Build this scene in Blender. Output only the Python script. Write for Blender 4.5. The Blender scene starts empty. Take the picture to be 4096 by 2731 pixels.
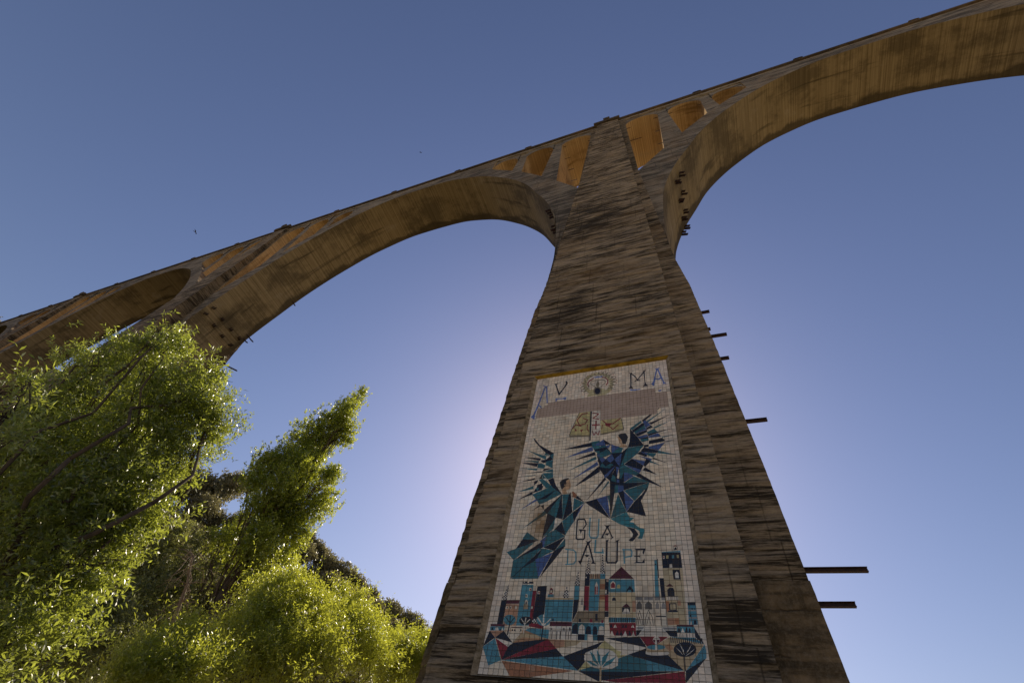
import bpy, math, random, json
import numpy as np
from mathutils import Vector, Matrix, noise
from mathutils.geometry import tessellate_polygon

# ------------------------------------------------------------------ camera
scene = bpy.context.scene
C = scene.collection
CZ = 1.6                                    # eye height above the valley floor
R_ROWS = ((0.92829, 0.33536, 0.16065), (-0.17364, 0.77298, -0.61021), (-0.32882, 0.53856, 0.77578))
cam_data = bpy.data.cameras.new('camera')
cam = bpy.data.objects.new('camera', cam_data)
C.objects.link(cam)
rx, ry, rz = (Vector(r) for r in R_ROWS)
rot = Matrix((rx, -ry, -rz)).transposed()
cam.matrix_world = Matrix.Translation((0, 0, CZ)) @ rot.to_4x4()
cam_data.sensor_width = 36.0
cam_data.lens = 16.402
cam_data.clip_start = 0.1
cam_data.clip_end = 3000
scene.camera = cam

# ------------------------------------------------------------------ sky, sun, exposure
SUN_AZ = math.radians(-17.0)                # from +Y towards +X
SUN_EL = math.radians(37.0)
world = bpy.data.worlds.new('World')
scene.world = world
world.use_nodes = True
wn = world.node_tree
wn.nodes.clear()
sky = wn.nodes.new('ShaderNodeTexSky')
sky.sky_type = 'NISHITA'
sky.sun_disc = False
sky.sun_elevation = SUN_EL
sky.sun_rotation = SUN_AZ
sky.altitude = 0
sky.air_density = 1.5
sky.dust_density = 0.5
sky.ozone_density = 2.0
bg = wn.nodes.new('ShaderNodeBackground')
bg.inputs['Strength'].default_value = 0.0595
wo = wn.nodes.new('ShaderNodeOutputWorld')
gam = wn.nodes.new('ShaderNodeGamma')
gam.inputs['Gamma'].default_value = 1.165
tint = wn.nodes.new('ShaderNodeMix')
tint.data_type = 'RGBA'; tint.blend_type = 'MULTIPLY'
tint.inputs[0].default_value = 1.0
tint.inputs[7].default_value = (1.03, 0.876, 0.98, 1)
wn.links.new(sky.outputs[0], gam.inputs['Color'])
wn.links.new(gam.outputs[0], tint.inputs[6])
wn.links.new(tint.outputs[2], bg.inputs['Color'])
wn.links.new(bg.outputs[0], wo.inputs['Surface'])

sun_dir = Vector((math.sin(SUN_AZ) * math.cos(SUN_EL), math.cos(SUN_AZ) * math.cos(SUN_EL), math.sin(SUN_EL)))
sd = bpy.data.lights.new('sun', 'SUN')
sd.energy = 5.0
sd.angle = math.radians(0.55)
sd.color = (1.0, 0.87, 0.68)
sun = bpy.data.objects.new('sun', sd)
C.objects.link(sun)
sun.rotation_euler = sun_dir.to_track_quat('Z', 'Y').to_euler()
sun.location = (0, 0, 120)

scene.view_settings.view_transform = 'Standard'
scene.view_settings.look = 'None'
scene.view_settings.exposure = 0.2
scene.view_settings.gamma = 1.0
scene.view_settings.use_curve_mapping = False
scene.render.engine = 'CYCLES'
scene.cycles.max_bounces = 8
scene.cycles.diffuse_bounces = 5
scene.cycles.transparent_max_bounces = 8

random.seed(11)
RNG = np.random.default_rng(11)

# ------------------------------------------------------------------ helpers
def tag(o, label=None, cat=None, group=None, kind=None):
    if label: o['label'] = label
    if cat: o['category'] = cat
    if group: o['group'] = group
    if kind: o['kind'] = kind
    return o

def empty(name, loc=(0, 0, 0)):
    o = bpy.data.objects.new(name, None)
    o.empty_display_size = 0.5
    o.location = loc
    C.objects.link(o)
    return o

class MB:
    """collects vertices and faces for one mesh"""
    def __init__(self):
        self.v = []; self.f = []; self.m = []
    def face(self, pts, mi=0):
        i = len(self.v)
        self.v.extend(tuple(p) for p in pts)
        self.f.append(tuple(range(i, i + len(pts))))
        self.m.append(mi)
    def grid(self, rows, mi=0, flip=False):
        base = len(self.v); n = len(rows[0])
        for r in rows: self.v.extend(tuple(p) for p in r)
        for i in range(len(rows) - 1):
            for j in range(n - 1):
                a = base + i * n + j
                q = (a, a + 1, a + n + 1, a + n)
                self.f.append(q[::-1] if flip else q); self.m.append(mi)
    def box(self, x0, x1, y0, y1, z0, z1, mi=0, M=None, taper=None):
        p = [(x0, y0, z0), (x1, y0, z0), (x1, y1, z0), (x0, y1, z0), (x0, y0, z1), (x1, y0, z1), (x1, y1, z1), (x0, y1, z1)]
        if M is not None: p = [tuple(M @ Vector(q)) for q in p]
        i = len(self.v); self.v.extend(p)
        for q in ((0, 3, 2, 1), (4, 5, 6, 7), (0, 1, 5, 4), (1, 2, 6, 5), (2, 3, 7, 6), (3, 0, 4, 7)):
            self.f.append(tuple(i + k for k in q)); self.m.append(mi)
    def tube(self, path, radii, n=7, mi=0, cap=True):
        path = [Vector(p) for p in path]
        base = len(self.v); k = len(path)
        for i, p in enumerate(path):
            t = (path[min(i + 1, k - 1)] - path[max(i - 1, 0)]).normalized()
            a = t.cross(Vector((0.3, 0.9, 0.2))).normalized(); b = t.cross(a)
            for j in range(n):
                w = 2 * math.pi * j / n
                self.v.append(tuple(p + (a * math.cos(w) + b * math.sin(w)) * radii[i]))
        for i in range(k - 1):
            for j in range(n):
                j2 = (j + 1) % n
                self.f.append((base + i * n + j, base + i * n + j2, base + (i + 1) * n + j2, base + (i + 1) * n + j)); self.m.append(mi)
        if cap:
            self.f.append(tuple(base + (k - 1) * n + j for j in range(n))); self.m.append(mi)
            self.f.append(tuple(base + j for j in reversed(range(n)))); self.m.append(mi)
    def prism(self, poly, y0, y1, mf=0, ms=None, sides=None):
        """poly in (x, z), anticlockwise; extruded from y0 (front) to y1"""
        ms = mf if ms is None else ms
        self.face([(x, y0, z) for x, z in poly], mf)
        self.face([(x, y1, z) for x, z in reversed(poly)], mf)
        n = len(poly)
        for i in range(n):
            a, b = poly[i], poly[(i + 1) % n]
            mi = ms if sides is None else sides[i]
            if mi is None: continue
            self.face([(a[0], y1, a[1]), (b[0], y1, b[1]), (b[0], y0, b[1]), (a[0], y0, a[1])], mi)
    def build(self, name, mats, parent=None, smooth=False, loc=None):
        me = bpy.data.meshes.new(name)
        me.from_pydata(self.v, [], self.f)
        for m in (mats if isinstance(mats, (list, tuple)) else [mats]): me.materials.append(m)
        if len(me.materials) > 1: me.polygons.foreach_set('material_index', self.m)
        if smooth: me.polygons.foreach_set('use_smooth', [True] * len(self.f))
        me.update()
        o = bpy.data.objects.new(name, me)
        C.objects.link(o)
        if parent is not None: o.parent = parent
        if loc is not None: o.location = loc
        return o

def catmull(pts, sub):
    pts = [np.array(p, float) for p in pts]
    out = []
    for i in range(len(pts) - 1):
        p0 = pts[max(i - 1, 0)]; p1 = pts[i]; p2 = pts[i + 1]; p3 = pts[min(i + 2, len(pts) - 1)]
        for s in range(sub):
            t = s / sub
            out.append(0.5 * ((2 * p1) + (-p0 + p2) * t + (2 * p0 - 5 * p1 + 4 * p2 - p3) * t * t + (-p0 + 3 * p1 - 3 * p2 + p3) * t ** 3))
    out.append(pts[-1])
    return out

# ------------------------------------------------------------------ node helpers
class N:
    def __init__(self, name):
        self.mat = bpy.data.materials.new(name)
        self.mat.use_nodes = True
        self.t = self.mat.node_tree
        self.t.nodes.clear()
        self.out = self.t.nodes.new('ShaderNodeOutputMaterial')
    def new(self, kind, **kw):
        n = self.t.nodes.new(kind)
        for k, v in kw.items(): setattr(n, k, v)
        return n
    def link(self, a, b): self.t.links.new(a, b)
    def coords(self, scale=(1, 1, 1), rot=(0, 0, 0), src=None):
        if src is None:
            tc = self.new('ShaderNodeTexCoord'); src = tc.outputs['Object']
        mp = self.new('ShaderNodeMapping')
        mp.inputs['Scale'].default_value = scale
        mp.inputs['Rotation'].default_value = rot
        self.link(src, mp.inputs['Vector'])
        return mp.outputs[0]
    def noise(self, vec, scale=1.0, detail=6, rough=0.6, dist=0.0):
        n = self.new('ShaderNodeTexNoise')
        n.inputs['Scale'].default_value = scale; n.inputs['Detail'].default_value = detail
        n.inputs['Roughness'].default_value = rough; n.inputs['Distortion'].default_value = dist
        if vec is not None: self.link(vec, n.inputs['Vector'])
        return n.outputs['Fac']
    def ramp(self, fac, stops, interp='LINEAR'):
        r = self.new('ShaderNodeValToRGB')
        r.color_ramp.interpolation = interp
        el = r.color_ramp.elements
        while len(el) < len(stops): el.new(0.5)
        for e, (p, c) in zip(el, stops):
            e.position = p
            e.color = (c, c, c, 1) if isinstance(c, (int, float)) else (*c, 1)
        self.link(fac, r.inputs[0])
        return r.outputs[0]
    def mix(self, fac, a, b, mode='MIX'):
        n = self.new('ShaderNodeMix', data_type='RGBA', blend_type=mode)
        for sock, val in ((n.inputs[0], fac), (n.inputs[6], a), (n.inputs[7], b)):
            if isinstance(val, (int, float)): sock.default_value = val
            elif isinstance(val, tuple): sock.default_value = (*val, 1)
            else: self.link(val, sock)
        return n.outputs[2]
    def math(self, op, a, b=0.0, clamp=False):
        n = self.new('ShaderNodeMath', operation=op, use_clamp=clamp)
        for sock, val in zip(n.inputs, (a, b)):
            if isinstance(val, (int, float)): sock.default_value = val
            else: self.link(val, sock)
        return n.outputs[0]
    def bump(self, h, strength=0.5, dist=0.05):
        b = self.new('ShaderNodeBump')
        b.inputs['Strength'].default_value = strength; b.inputs['Distance'].default_value = dist
        self.link(h, b.inputs['Height'])
        return b.outputs[0]
    def bsdf(self, color, rough=0.85, normal=None, spec=0.3, metal=0.0):
        b = self.new('ShaderNodeBsdfPrincipled')
        if isinstance(color, tuple): b.inputs['Base Color'].default_value = (*color, 1)
        else: self.link(color, b.inputs['Base Color'])
        if isinstance(rough, (int, float)): b.inputs['Roughness'].default_value = rough
        else: self.link(rough, b.inputs['Roughness'])
        b.inputs['Specular IOR Level'].default_value = spec
        b.inputs['Metallic'].default_value = metal
        if normal is not None: self.link(normal, b.inputs['Normal'])
        return b
    def done(self, shader):
        self.link(shader.outputs[0] if hasattr(shader, 'outputs') else shader, self.out.inputs['Surface'])
        return self.mat

# ------------------------------------------------------------------ materials
def concrete_weathered(name, light, mid, dark, zs=1.0, amount=1.0, xs=0.16, band=2.5):
    """board-cast concrete: level bands eroded between lifts, with long runs of dark lichen"""
    n = N(name)
    a = n.noise(n.coords((xs * 2, xs * 2, 1.5 * zs)), 1.0, 8, 0.62, 0.4)
    c_ = n.noise(n.coords((0.34, 0.34, band)), 1.0, 7, 0.62, 0.28)
    b = n.noise(n.coords((0.7, 0.7, 12.0 * zs)), 1.0, 9, 0.74, 0.3)
    g = n.noise(n.coords((0.07, 0.07, 0.09)), 1.0, 5, 0.62)
    fine = n.noise(n.coords((7, 7, 16)), 1.0, 8, 0.8)
    ab = n.math('ADD', n.math('MULTIPLY', a, 0.22), n.math('MULTIPLY', b, 0.48))
    ab = n.math('ADD', ab, n.math('MULTIPLY', c_, 0.30))
    ab = n.math('ADD', ab, n.math('MULTIPLY', n.math('SUBTRACT', g, 0.5), 0.20))
    f = n.ramp(ab, [(0.43, 0.0), (0.485, 0.30), (0.545, 1.0)])
    c1 = n.mix(n.ramp(fine, [(0.3, 0.0), (0.7, 1.0)]), mid, light)
    c2 = n.mix(n.math('MULTIPLY', f, amount), c1, dark)
    warm = n.noise(n.coords((0.22, 0.22, 0.3)), 1.0, 5, 0.6)
    c3 = n.mix(n.math('MULTIPLY', n.ramp(warm, [(0.5, 0.0), (0.72, 1.0)]), 0.40), c2, (0.25, 0.155, 0.07), 'MIX')
    # upright joints of the shutter panels
    tc = n.new('ShaderNodeTexCoord'); sep = n.new('ShaderNodeSeparateXYZ'); n.link(tc.outputs['Object'], sep.inputs[0])
    row = n.math('MULTIPLY', n.math('FLOOR', n.math('MULTIPLY', sep.outputs['Z'], 0.45)), 0.13)
    fx = n.math('ABSOLUTE', n.math('SUBTRACT', n.math('FRACT', n.math('ADD', n.math('MULTIPLY', sep.outputs['X'], 0.47), n.math('ADD', row, n.math('MULTIPLY', fine, 0.02)))), 0.5))
    joint = n.math('MULTIPLY', n.ramp(fx, [(0.0, 1.0), (0.018, 0.0)]), n.ramp(g, [(0.42, 0.0), (0.6, 0.7)]))
    c3 = n.mix(joint, c3, dark)
    h = n.math('SUBTRACT', n.math('SUBTRACT', n.math('MULTIPLY', fine, 0.25), n.math('MULTIPLY', ab, 1.6)), n.math('MULTIPLY', joint, 0.4))
    return n.done(n.bsdf(c3, 0.92, n.bump(h, 1.0, 0.11), 0.15))

def concrete_soffit(name, light, mid, dark, lines=5.5, damp=True):
    """underside cast on narrow boards laid across the arch, with long dark seepage runs"""
    n = N(name)
    boards = n.noise(n.coords((lines, 0.05, lines)), 1.0, 7, 0.72)
    runs = n.noise(n.coords((0.055, 0.62, 0.055)), 1.0, 6, 0.6, 0.5)
    patch = n.noise(n.coords((0.16, 0.2, 0.16)), 1.0, 7, 0.68)
    fine = n.noise(n.coords((2.5, 2.5, 2.5)), 1.0, 8, 0.7)
    c = n.mix(n.ramp(boards, [(0.42, 0.0), (0.58, 1.0)]), mid, light)
    c = n.mix(n.math('MULTIPLY', n.ramp(runs, [(0.58, 0.0), (0.66, 1.0)]), 0.78), c, dark)
    c = n.mix(n.math('MULTIPLY', n.ramp(patch, [(0.47, 0.0), (0.60, 1.0)]), 0.6), c, dark)
    c = n.mix(n.math('MULTIPLY', n.ramp(patch, [(0.30, 1.0), (0.40, 0.0)]), 0.35), c, (0.33, 0.28, 0.21))
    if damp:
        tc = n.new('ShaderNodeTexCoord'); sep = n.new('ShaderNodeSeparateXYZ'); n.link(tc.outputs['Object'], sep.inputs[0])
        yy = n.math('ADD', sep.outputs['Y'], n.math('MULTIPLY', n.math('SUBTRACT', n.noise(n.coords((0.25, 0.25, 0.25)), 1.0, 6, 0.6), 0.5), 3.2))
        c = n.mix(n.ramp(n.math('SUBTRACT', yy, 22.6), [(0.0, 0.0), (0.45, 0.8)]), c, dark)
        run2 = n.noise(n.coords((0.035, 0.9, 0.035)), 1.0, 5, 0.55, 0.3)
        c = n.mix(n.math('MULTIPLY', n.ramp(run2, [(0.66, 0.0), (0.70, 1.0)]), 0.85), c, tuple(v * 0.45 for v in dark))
    h = n.math('ADD', n.math('MULTIPLY', boards, 1.0), n.math('MULTIPLY', fine, 0.3))
    return n.done(n.bsdf(c, 0.93, n.bump(h, 0.8, 0.06), 0.12))

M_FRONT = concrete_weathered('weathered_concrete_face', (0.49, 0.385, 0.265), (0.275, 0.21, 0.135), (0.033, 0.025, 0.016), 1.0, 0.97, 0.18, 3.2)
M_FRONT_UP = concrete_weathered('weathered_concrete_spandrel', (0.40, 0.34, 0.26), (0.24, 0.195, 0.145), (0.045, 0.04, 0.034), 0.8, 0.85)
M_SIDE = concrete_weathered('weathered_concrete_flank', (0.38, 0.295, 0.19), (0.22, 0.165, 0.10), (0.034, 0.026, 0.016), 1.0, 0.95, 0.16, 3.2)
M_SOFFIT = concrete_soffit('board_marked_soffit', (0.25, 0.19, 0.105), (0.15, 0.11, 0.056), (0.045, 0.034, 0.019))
M_BOUNCE = concrete_soffit('bounce_tinted_concrete', (0.56, 0.385, 0.19), (0.36, 0.235, 0.105), (0.15, 0.085, 0.03), 7.0, False)  # orange of bounced sunlight put into the colour of vaults and jambs
M_CORNICE = concrete_weathered('cornice_concrete', (0.17, 0.13, 0.09), (0.11, 0.085, 0.06), (0.03, 0.025, 0.02), 1.0, 0.7)
M_FASCIA = concrete_weathered('fascia_concrete', (0.46, 0.40, 0.32), (0.33, 0.28, 0.22), (0.10, 0.085, 0.07), 0.6, 0.7)

def mat_steel():
    n = N('rusted_dark_steel')
    f = n.noise(n.coords((9, 9, 9)), 1.0, 6, 0.7)
    c = n.mix(n.ramp(f, [(0.35, 0.0), (0.7, 1.0)]), (0.02, 0.014, 0.013), (0.07, 0.03, 0.02))
    return n.done(n.bsdf(c, 0.7, None, 0.3, 0.3))
M_STEEL = mat_steel()

def mat_pier_base():
    """foot of the pier: cast lifts with wavering level joints, drips and stains"""
    n = N('cast_lift_concrete')
    tc = n.new('ShaderNodeTexCoord'); sep = n.new('ShaderNodeSeparateXYZ')
    n.link(tc.outputs['Object'], sep.inputs[0])
    wob = n.noise(n.coords((0.7, 0.7, 0.5)), 1.0, 6, 0.65)
    zz = n.math('ADD', sep.outputs['Z'], n.math('MULTIPLY', wob, 0.5))
    fr = n.math('ABSOLUTE', n.math('SUBTRACT', n.math('FRACT', n.math('MULTIPLY', zz, 0.82)), 0.5))
    joint = n.ramp(fr, [(0.0, 1.0), (0.035, 0.0)])
    joint = n.math('MULTIPLY', joint, n.ramp(n.noise(n.coords((0.5, 0.5, 2))), [(0.4, 0.1), (0.6, 0.9)]))
    streak = n.noise(n.coords((0.35, 0.35, 3.2)), 1.0, 9, 0.7, 0.2)
    drip = n.noise(n.coords((2.4, 2.4, 0.22)), 1.0, 7, 0.66, 0.3)
    big = n.noise(n.coords((0.45, 0.45, 0.4)), 1.0, 8, 0.68, 0.5)
    fine = n.noise(n.coords((8, 8, 8)), 1.0, 8, 0.8)
    c = n.mix(n.ramp(big, [(0.38, 0.0), (0.60, 1.0)]), (0.08, 0.058, 0.032), (0.27, 0.19, 0.105))
    c = n.mix(n.math('MULTIPLY', n.ramp(streak, [(0.46, 0.0), (0.60, 1.0)]), 0.75), c, (0.055, 0.041, 0.024))
    c = n.mix(n.math('MULTIPLY', n.ramp(drip, [(0.52, 0.0), (0.66, 1.0)]), 0.6), c, (0.045, 0.036, 0.022))
    c = n.mix(n.math('MULTIPLY', n.ramp(fine, [(0.45, 0.0), (0.75, 1.0)]), 0.35), c, (0.46, 0.38, 0.27))
    c = n.mix(joint, c, (0.035, 0.026, 0.016))
    h = n.math('SUBTRACT', n.math('ADD', n.math('MULTIPLY', big, 0.8), n.math('MULTIPLY', fine, 0.4)), n.math('ADD', joint, streak))
    return n.done(n.bsdf(c, 0.92, n.bump(h, 0.9, 0.07), 0.15))
M_PBASE = mat_pier_base()

def mat_tile():
    """hand-painted glaze: pigment comes from the 'glaze' attribute of each face"""
    n = N('painted_tile_glaze')
    at = n.new('ShaderNodeAttribute', attribute_name='glaze')
    col = at.outputs['Color']
    brush = n.noise(n.coords((2.2, 2.2, 7.0), (0, 0.5, 0)), 1.0, 7, 0.75, 0.8)
    c = n.mix(1.0, col, n.ramp(brush, [(0.25, 0.62), (0.75, 1.25)]), 'MULTIPLY')
    grime = n.noise(n.coords((1.1, 1.1, 0.35)), 1.0, 9, 0.72, 0.3)
    c = n.mix(n.math('MULTIPLY', n.ramp(grime, [(0.55, 0.0), (0.74, 1.0)]), 0.5), c, (0.16, 0.115, 0.06))
    spots = n.noise(n.coords((7, 7, 4.5)), 1.0, 5, 0.8)
    c = n.mix(n.math('MULTIPLY', n.ramp(spots, [(0.66, 0.0), (0.72, 1.0)]), 0.8), c, (0.035, 0.028, 0.018))
    return n.done(n.bsdf(c, 0.42, n.bump(brush, 0.12, 0.004), 0.4))
M_TILE = mat_tile()

def mat_mortar():
    n = N('exposed_mortar_bed')
    big = n.noise(n.coords((1.5, 1.5, 1.5)), 1.0, 8, 0.7)
    fine = n.noise(n.coords((18, 18, 18)), 1.0, 6, 0.8)
    c = n.mix(n.ramp(big, [(0.35, 0.0), (0.65, 1.0)]), (0.38, 0.295, 0.245), (0.49, 0.39, 0.33))
    c = n.mix(n.math('MULTIPLY', n.ramp(fine, [(0.55, 0.0), (0.7, 1.0)]), 0.5), c, (0.28, 0.21, 0.16))
    return n.done(n.bsdf(c, 0.95, n.bump(fine, 0.6, 0.01), 0.1))
M_MORTAR = mat_mortar()
def mat_grout():
    n = N('dirty_grout')
    f = n.noise(n.coords((2, 2, 2)), 1.0, 6, 0.7)
    c = n.mix(n.ramp(f, [(0.35, 0.0), (0.65, 1.0)]), (0.035, 0.027, 0.016), (0.17, 0.125, 0.07))
    return n.done(n.bsdf(c, 0.95, None, 0.1))
M_GROUT = mat_grout()
def mat_reveal():
    n = N('lichen_reveal')
    f = n.noise(n.coords((2.5, 2.5, 5)), 1.0, 7, 0.7)
    c = n.mix(n.ramp(f, [(0.35, 0.0), (0.65, 1.0)]), (0.10, 0.075, 0.04), (0.40, 0.32, 0.22))
    return n.done(n.bsdf(c, 0.95, n.bump(f, 0.8, 0.04), 0.1))
M_REVEAL = mat_reveal()
def mat_lichen_soffit():
    n = N('yellow_lichen_reveal')
    f = n.noise(n.coords((2.5, 2.5, 5)), 1.0, 7, 0.7)
    c = n.mix(n.ramp(f, [(0.35, 0.0), (0.65, 1.0)]), (0.14, 0.085, 0.014), (0.36, 0.225, 0.03))
    return n.done(n.bsdf(c, 0.95, n.bump(f, 0.8, 0.04), 0.1))
M_LICHEN = mat_lichen_soffit()

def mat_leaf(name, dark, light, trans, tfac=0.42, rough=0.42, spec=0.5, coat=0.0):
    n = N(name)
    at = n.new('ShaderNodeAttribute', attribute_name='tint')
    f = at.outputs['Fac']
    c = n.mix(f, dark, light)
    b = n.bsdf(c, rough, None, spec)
    b.inputs['Coat Weight'].default_value = coat
    b.inputs['Coat Roughness'].default_value = 0.36
    b.inputs['Coat IOR'].default_value = 1.7
    tr = n.new('ShaderNodeBsdfTranslucent')
    n.link(n.mix(f, tuple(x * 0.55 for x in trans), trans), tr.inputs['Color'])
    mx = n.new('ShaderNodeMixShader')
    mx.inputs[0].default_value = tfac
    n.link(b.outputs[0], mx.inputs[1]); n.link(tr.outputs[0], mx.inputs[2])
    return n.done(mx)
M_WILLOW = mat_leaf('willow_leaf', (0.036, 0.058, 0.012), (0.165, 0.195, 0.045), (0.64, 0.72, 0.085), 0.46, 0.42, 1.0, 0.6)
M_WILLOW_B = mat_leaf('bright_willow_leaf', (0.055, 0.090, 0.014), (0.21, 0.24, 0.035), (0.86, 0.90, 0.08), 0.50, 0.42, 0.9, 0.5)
M_POPLAR = mat_leaf('poplar_leaf', (0.04, 0.066, 0.012), (0.16, 0.20, 0.03), (0.76, 0.82, 0.07), 0.48, 0.4, 0.9, 0.4)
M_OAK = mat_leaf('holm_oak_leaf', (0.11, 0.105, 0.048), (0.27, 0.245, 0.125), (0.42, 0.38, 0.16), 0.34, 0.5, 0.6)
M_SCRUB = mat_leaf('scrub_leaf', (0.022, 0.030, 0.010), (0.065, 0.070, 0.024), (0.12, 0.14, 0.03), 0.25, 0.5, 0.4)
M_SHRUB = mat_leaf('olive_shrub_leaf', (0.058, 0.070, 0.022), (0.17, 0.175, 0.06), (0.42, 0.44, 0.10), 0.38, 0.42, 0.7)

def mat_bark(name, a, b):
    n = N(name)
    f = n.noise(n.coords((6, 6, 1.2)), 1.0, 8, 0.7, 0.5)
    c = n.mix(n.ramp(f, [(0.35, 0.0), (0.65, 1.0)]), a, b)
    return n.done(n.bsdf(c, 0.9, n.bump(f, 0.8, 0.03), 0.2))
M_BARK = mat_bark('tree_bark', (0.045, 0.032, 0.022), (0.14, 0.105, 0.075))
M_DEAD = mat_bark('dead_wood', (0.12, 0.09, 0.065), (0.27, 0.20, 0.14))

def mat_ground():
    n = N('pale_bounce_gravel')  # unseen valley floor, paled and warmed to bounce light onto the shaded pier
    a = n.noise(n.coords((0.12, 0.12, 0.12)), 1.0, 8, 0.65)
    b = n.noise(n.coords((3, 3, 3)), 1.0, 8, 0.75)
    c = n.mix(n.ramp(a, [(0.4, 0.0), (0.6, 1.0)]), (0.50, 0.41, 0.29), (0.40, 0.34, 0.21))
    c = n.mix(n.math('MULTIPLY', n.ramp(b, [(0.4, 0.0), (0.7, 1.0)]), 0.4), c, (0.24, 0.19, 0.11))
    tc = n.new('ShaderNodeTexCoord'); sep = n.new('ShaderNodeSeparateXYZ'); n.link(tc.outputs['Object'], sep.inputs[0])
    hz = n.math('ADD', sep.outputs['Z'], n.math('MULTIPLY', a, 2.0))
    c = n.mix(n.ramp(n.math('MULTIPLY', hz, 0.1), [(0.15, 0.0), (0.4, 1.0)]), c, n.mix(n.ramp(b, [(0.4, 0.0), (0.6, 1.0)]), (0.055, 0.05, 0.022), (0.13, 0.105, 0.055)))
    return n.done(n.bsdf(c, 0.95, n.bump(b, 0.8, 0.1), 0.1))
M_GROUND = mat_ground()
def mat_bird():
    n = N('dark_plumage')
    return n.done(n.bsdf((0.02, 0.018, 0.017), 0.7))
M_BIRD = mat_bird()

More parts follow.
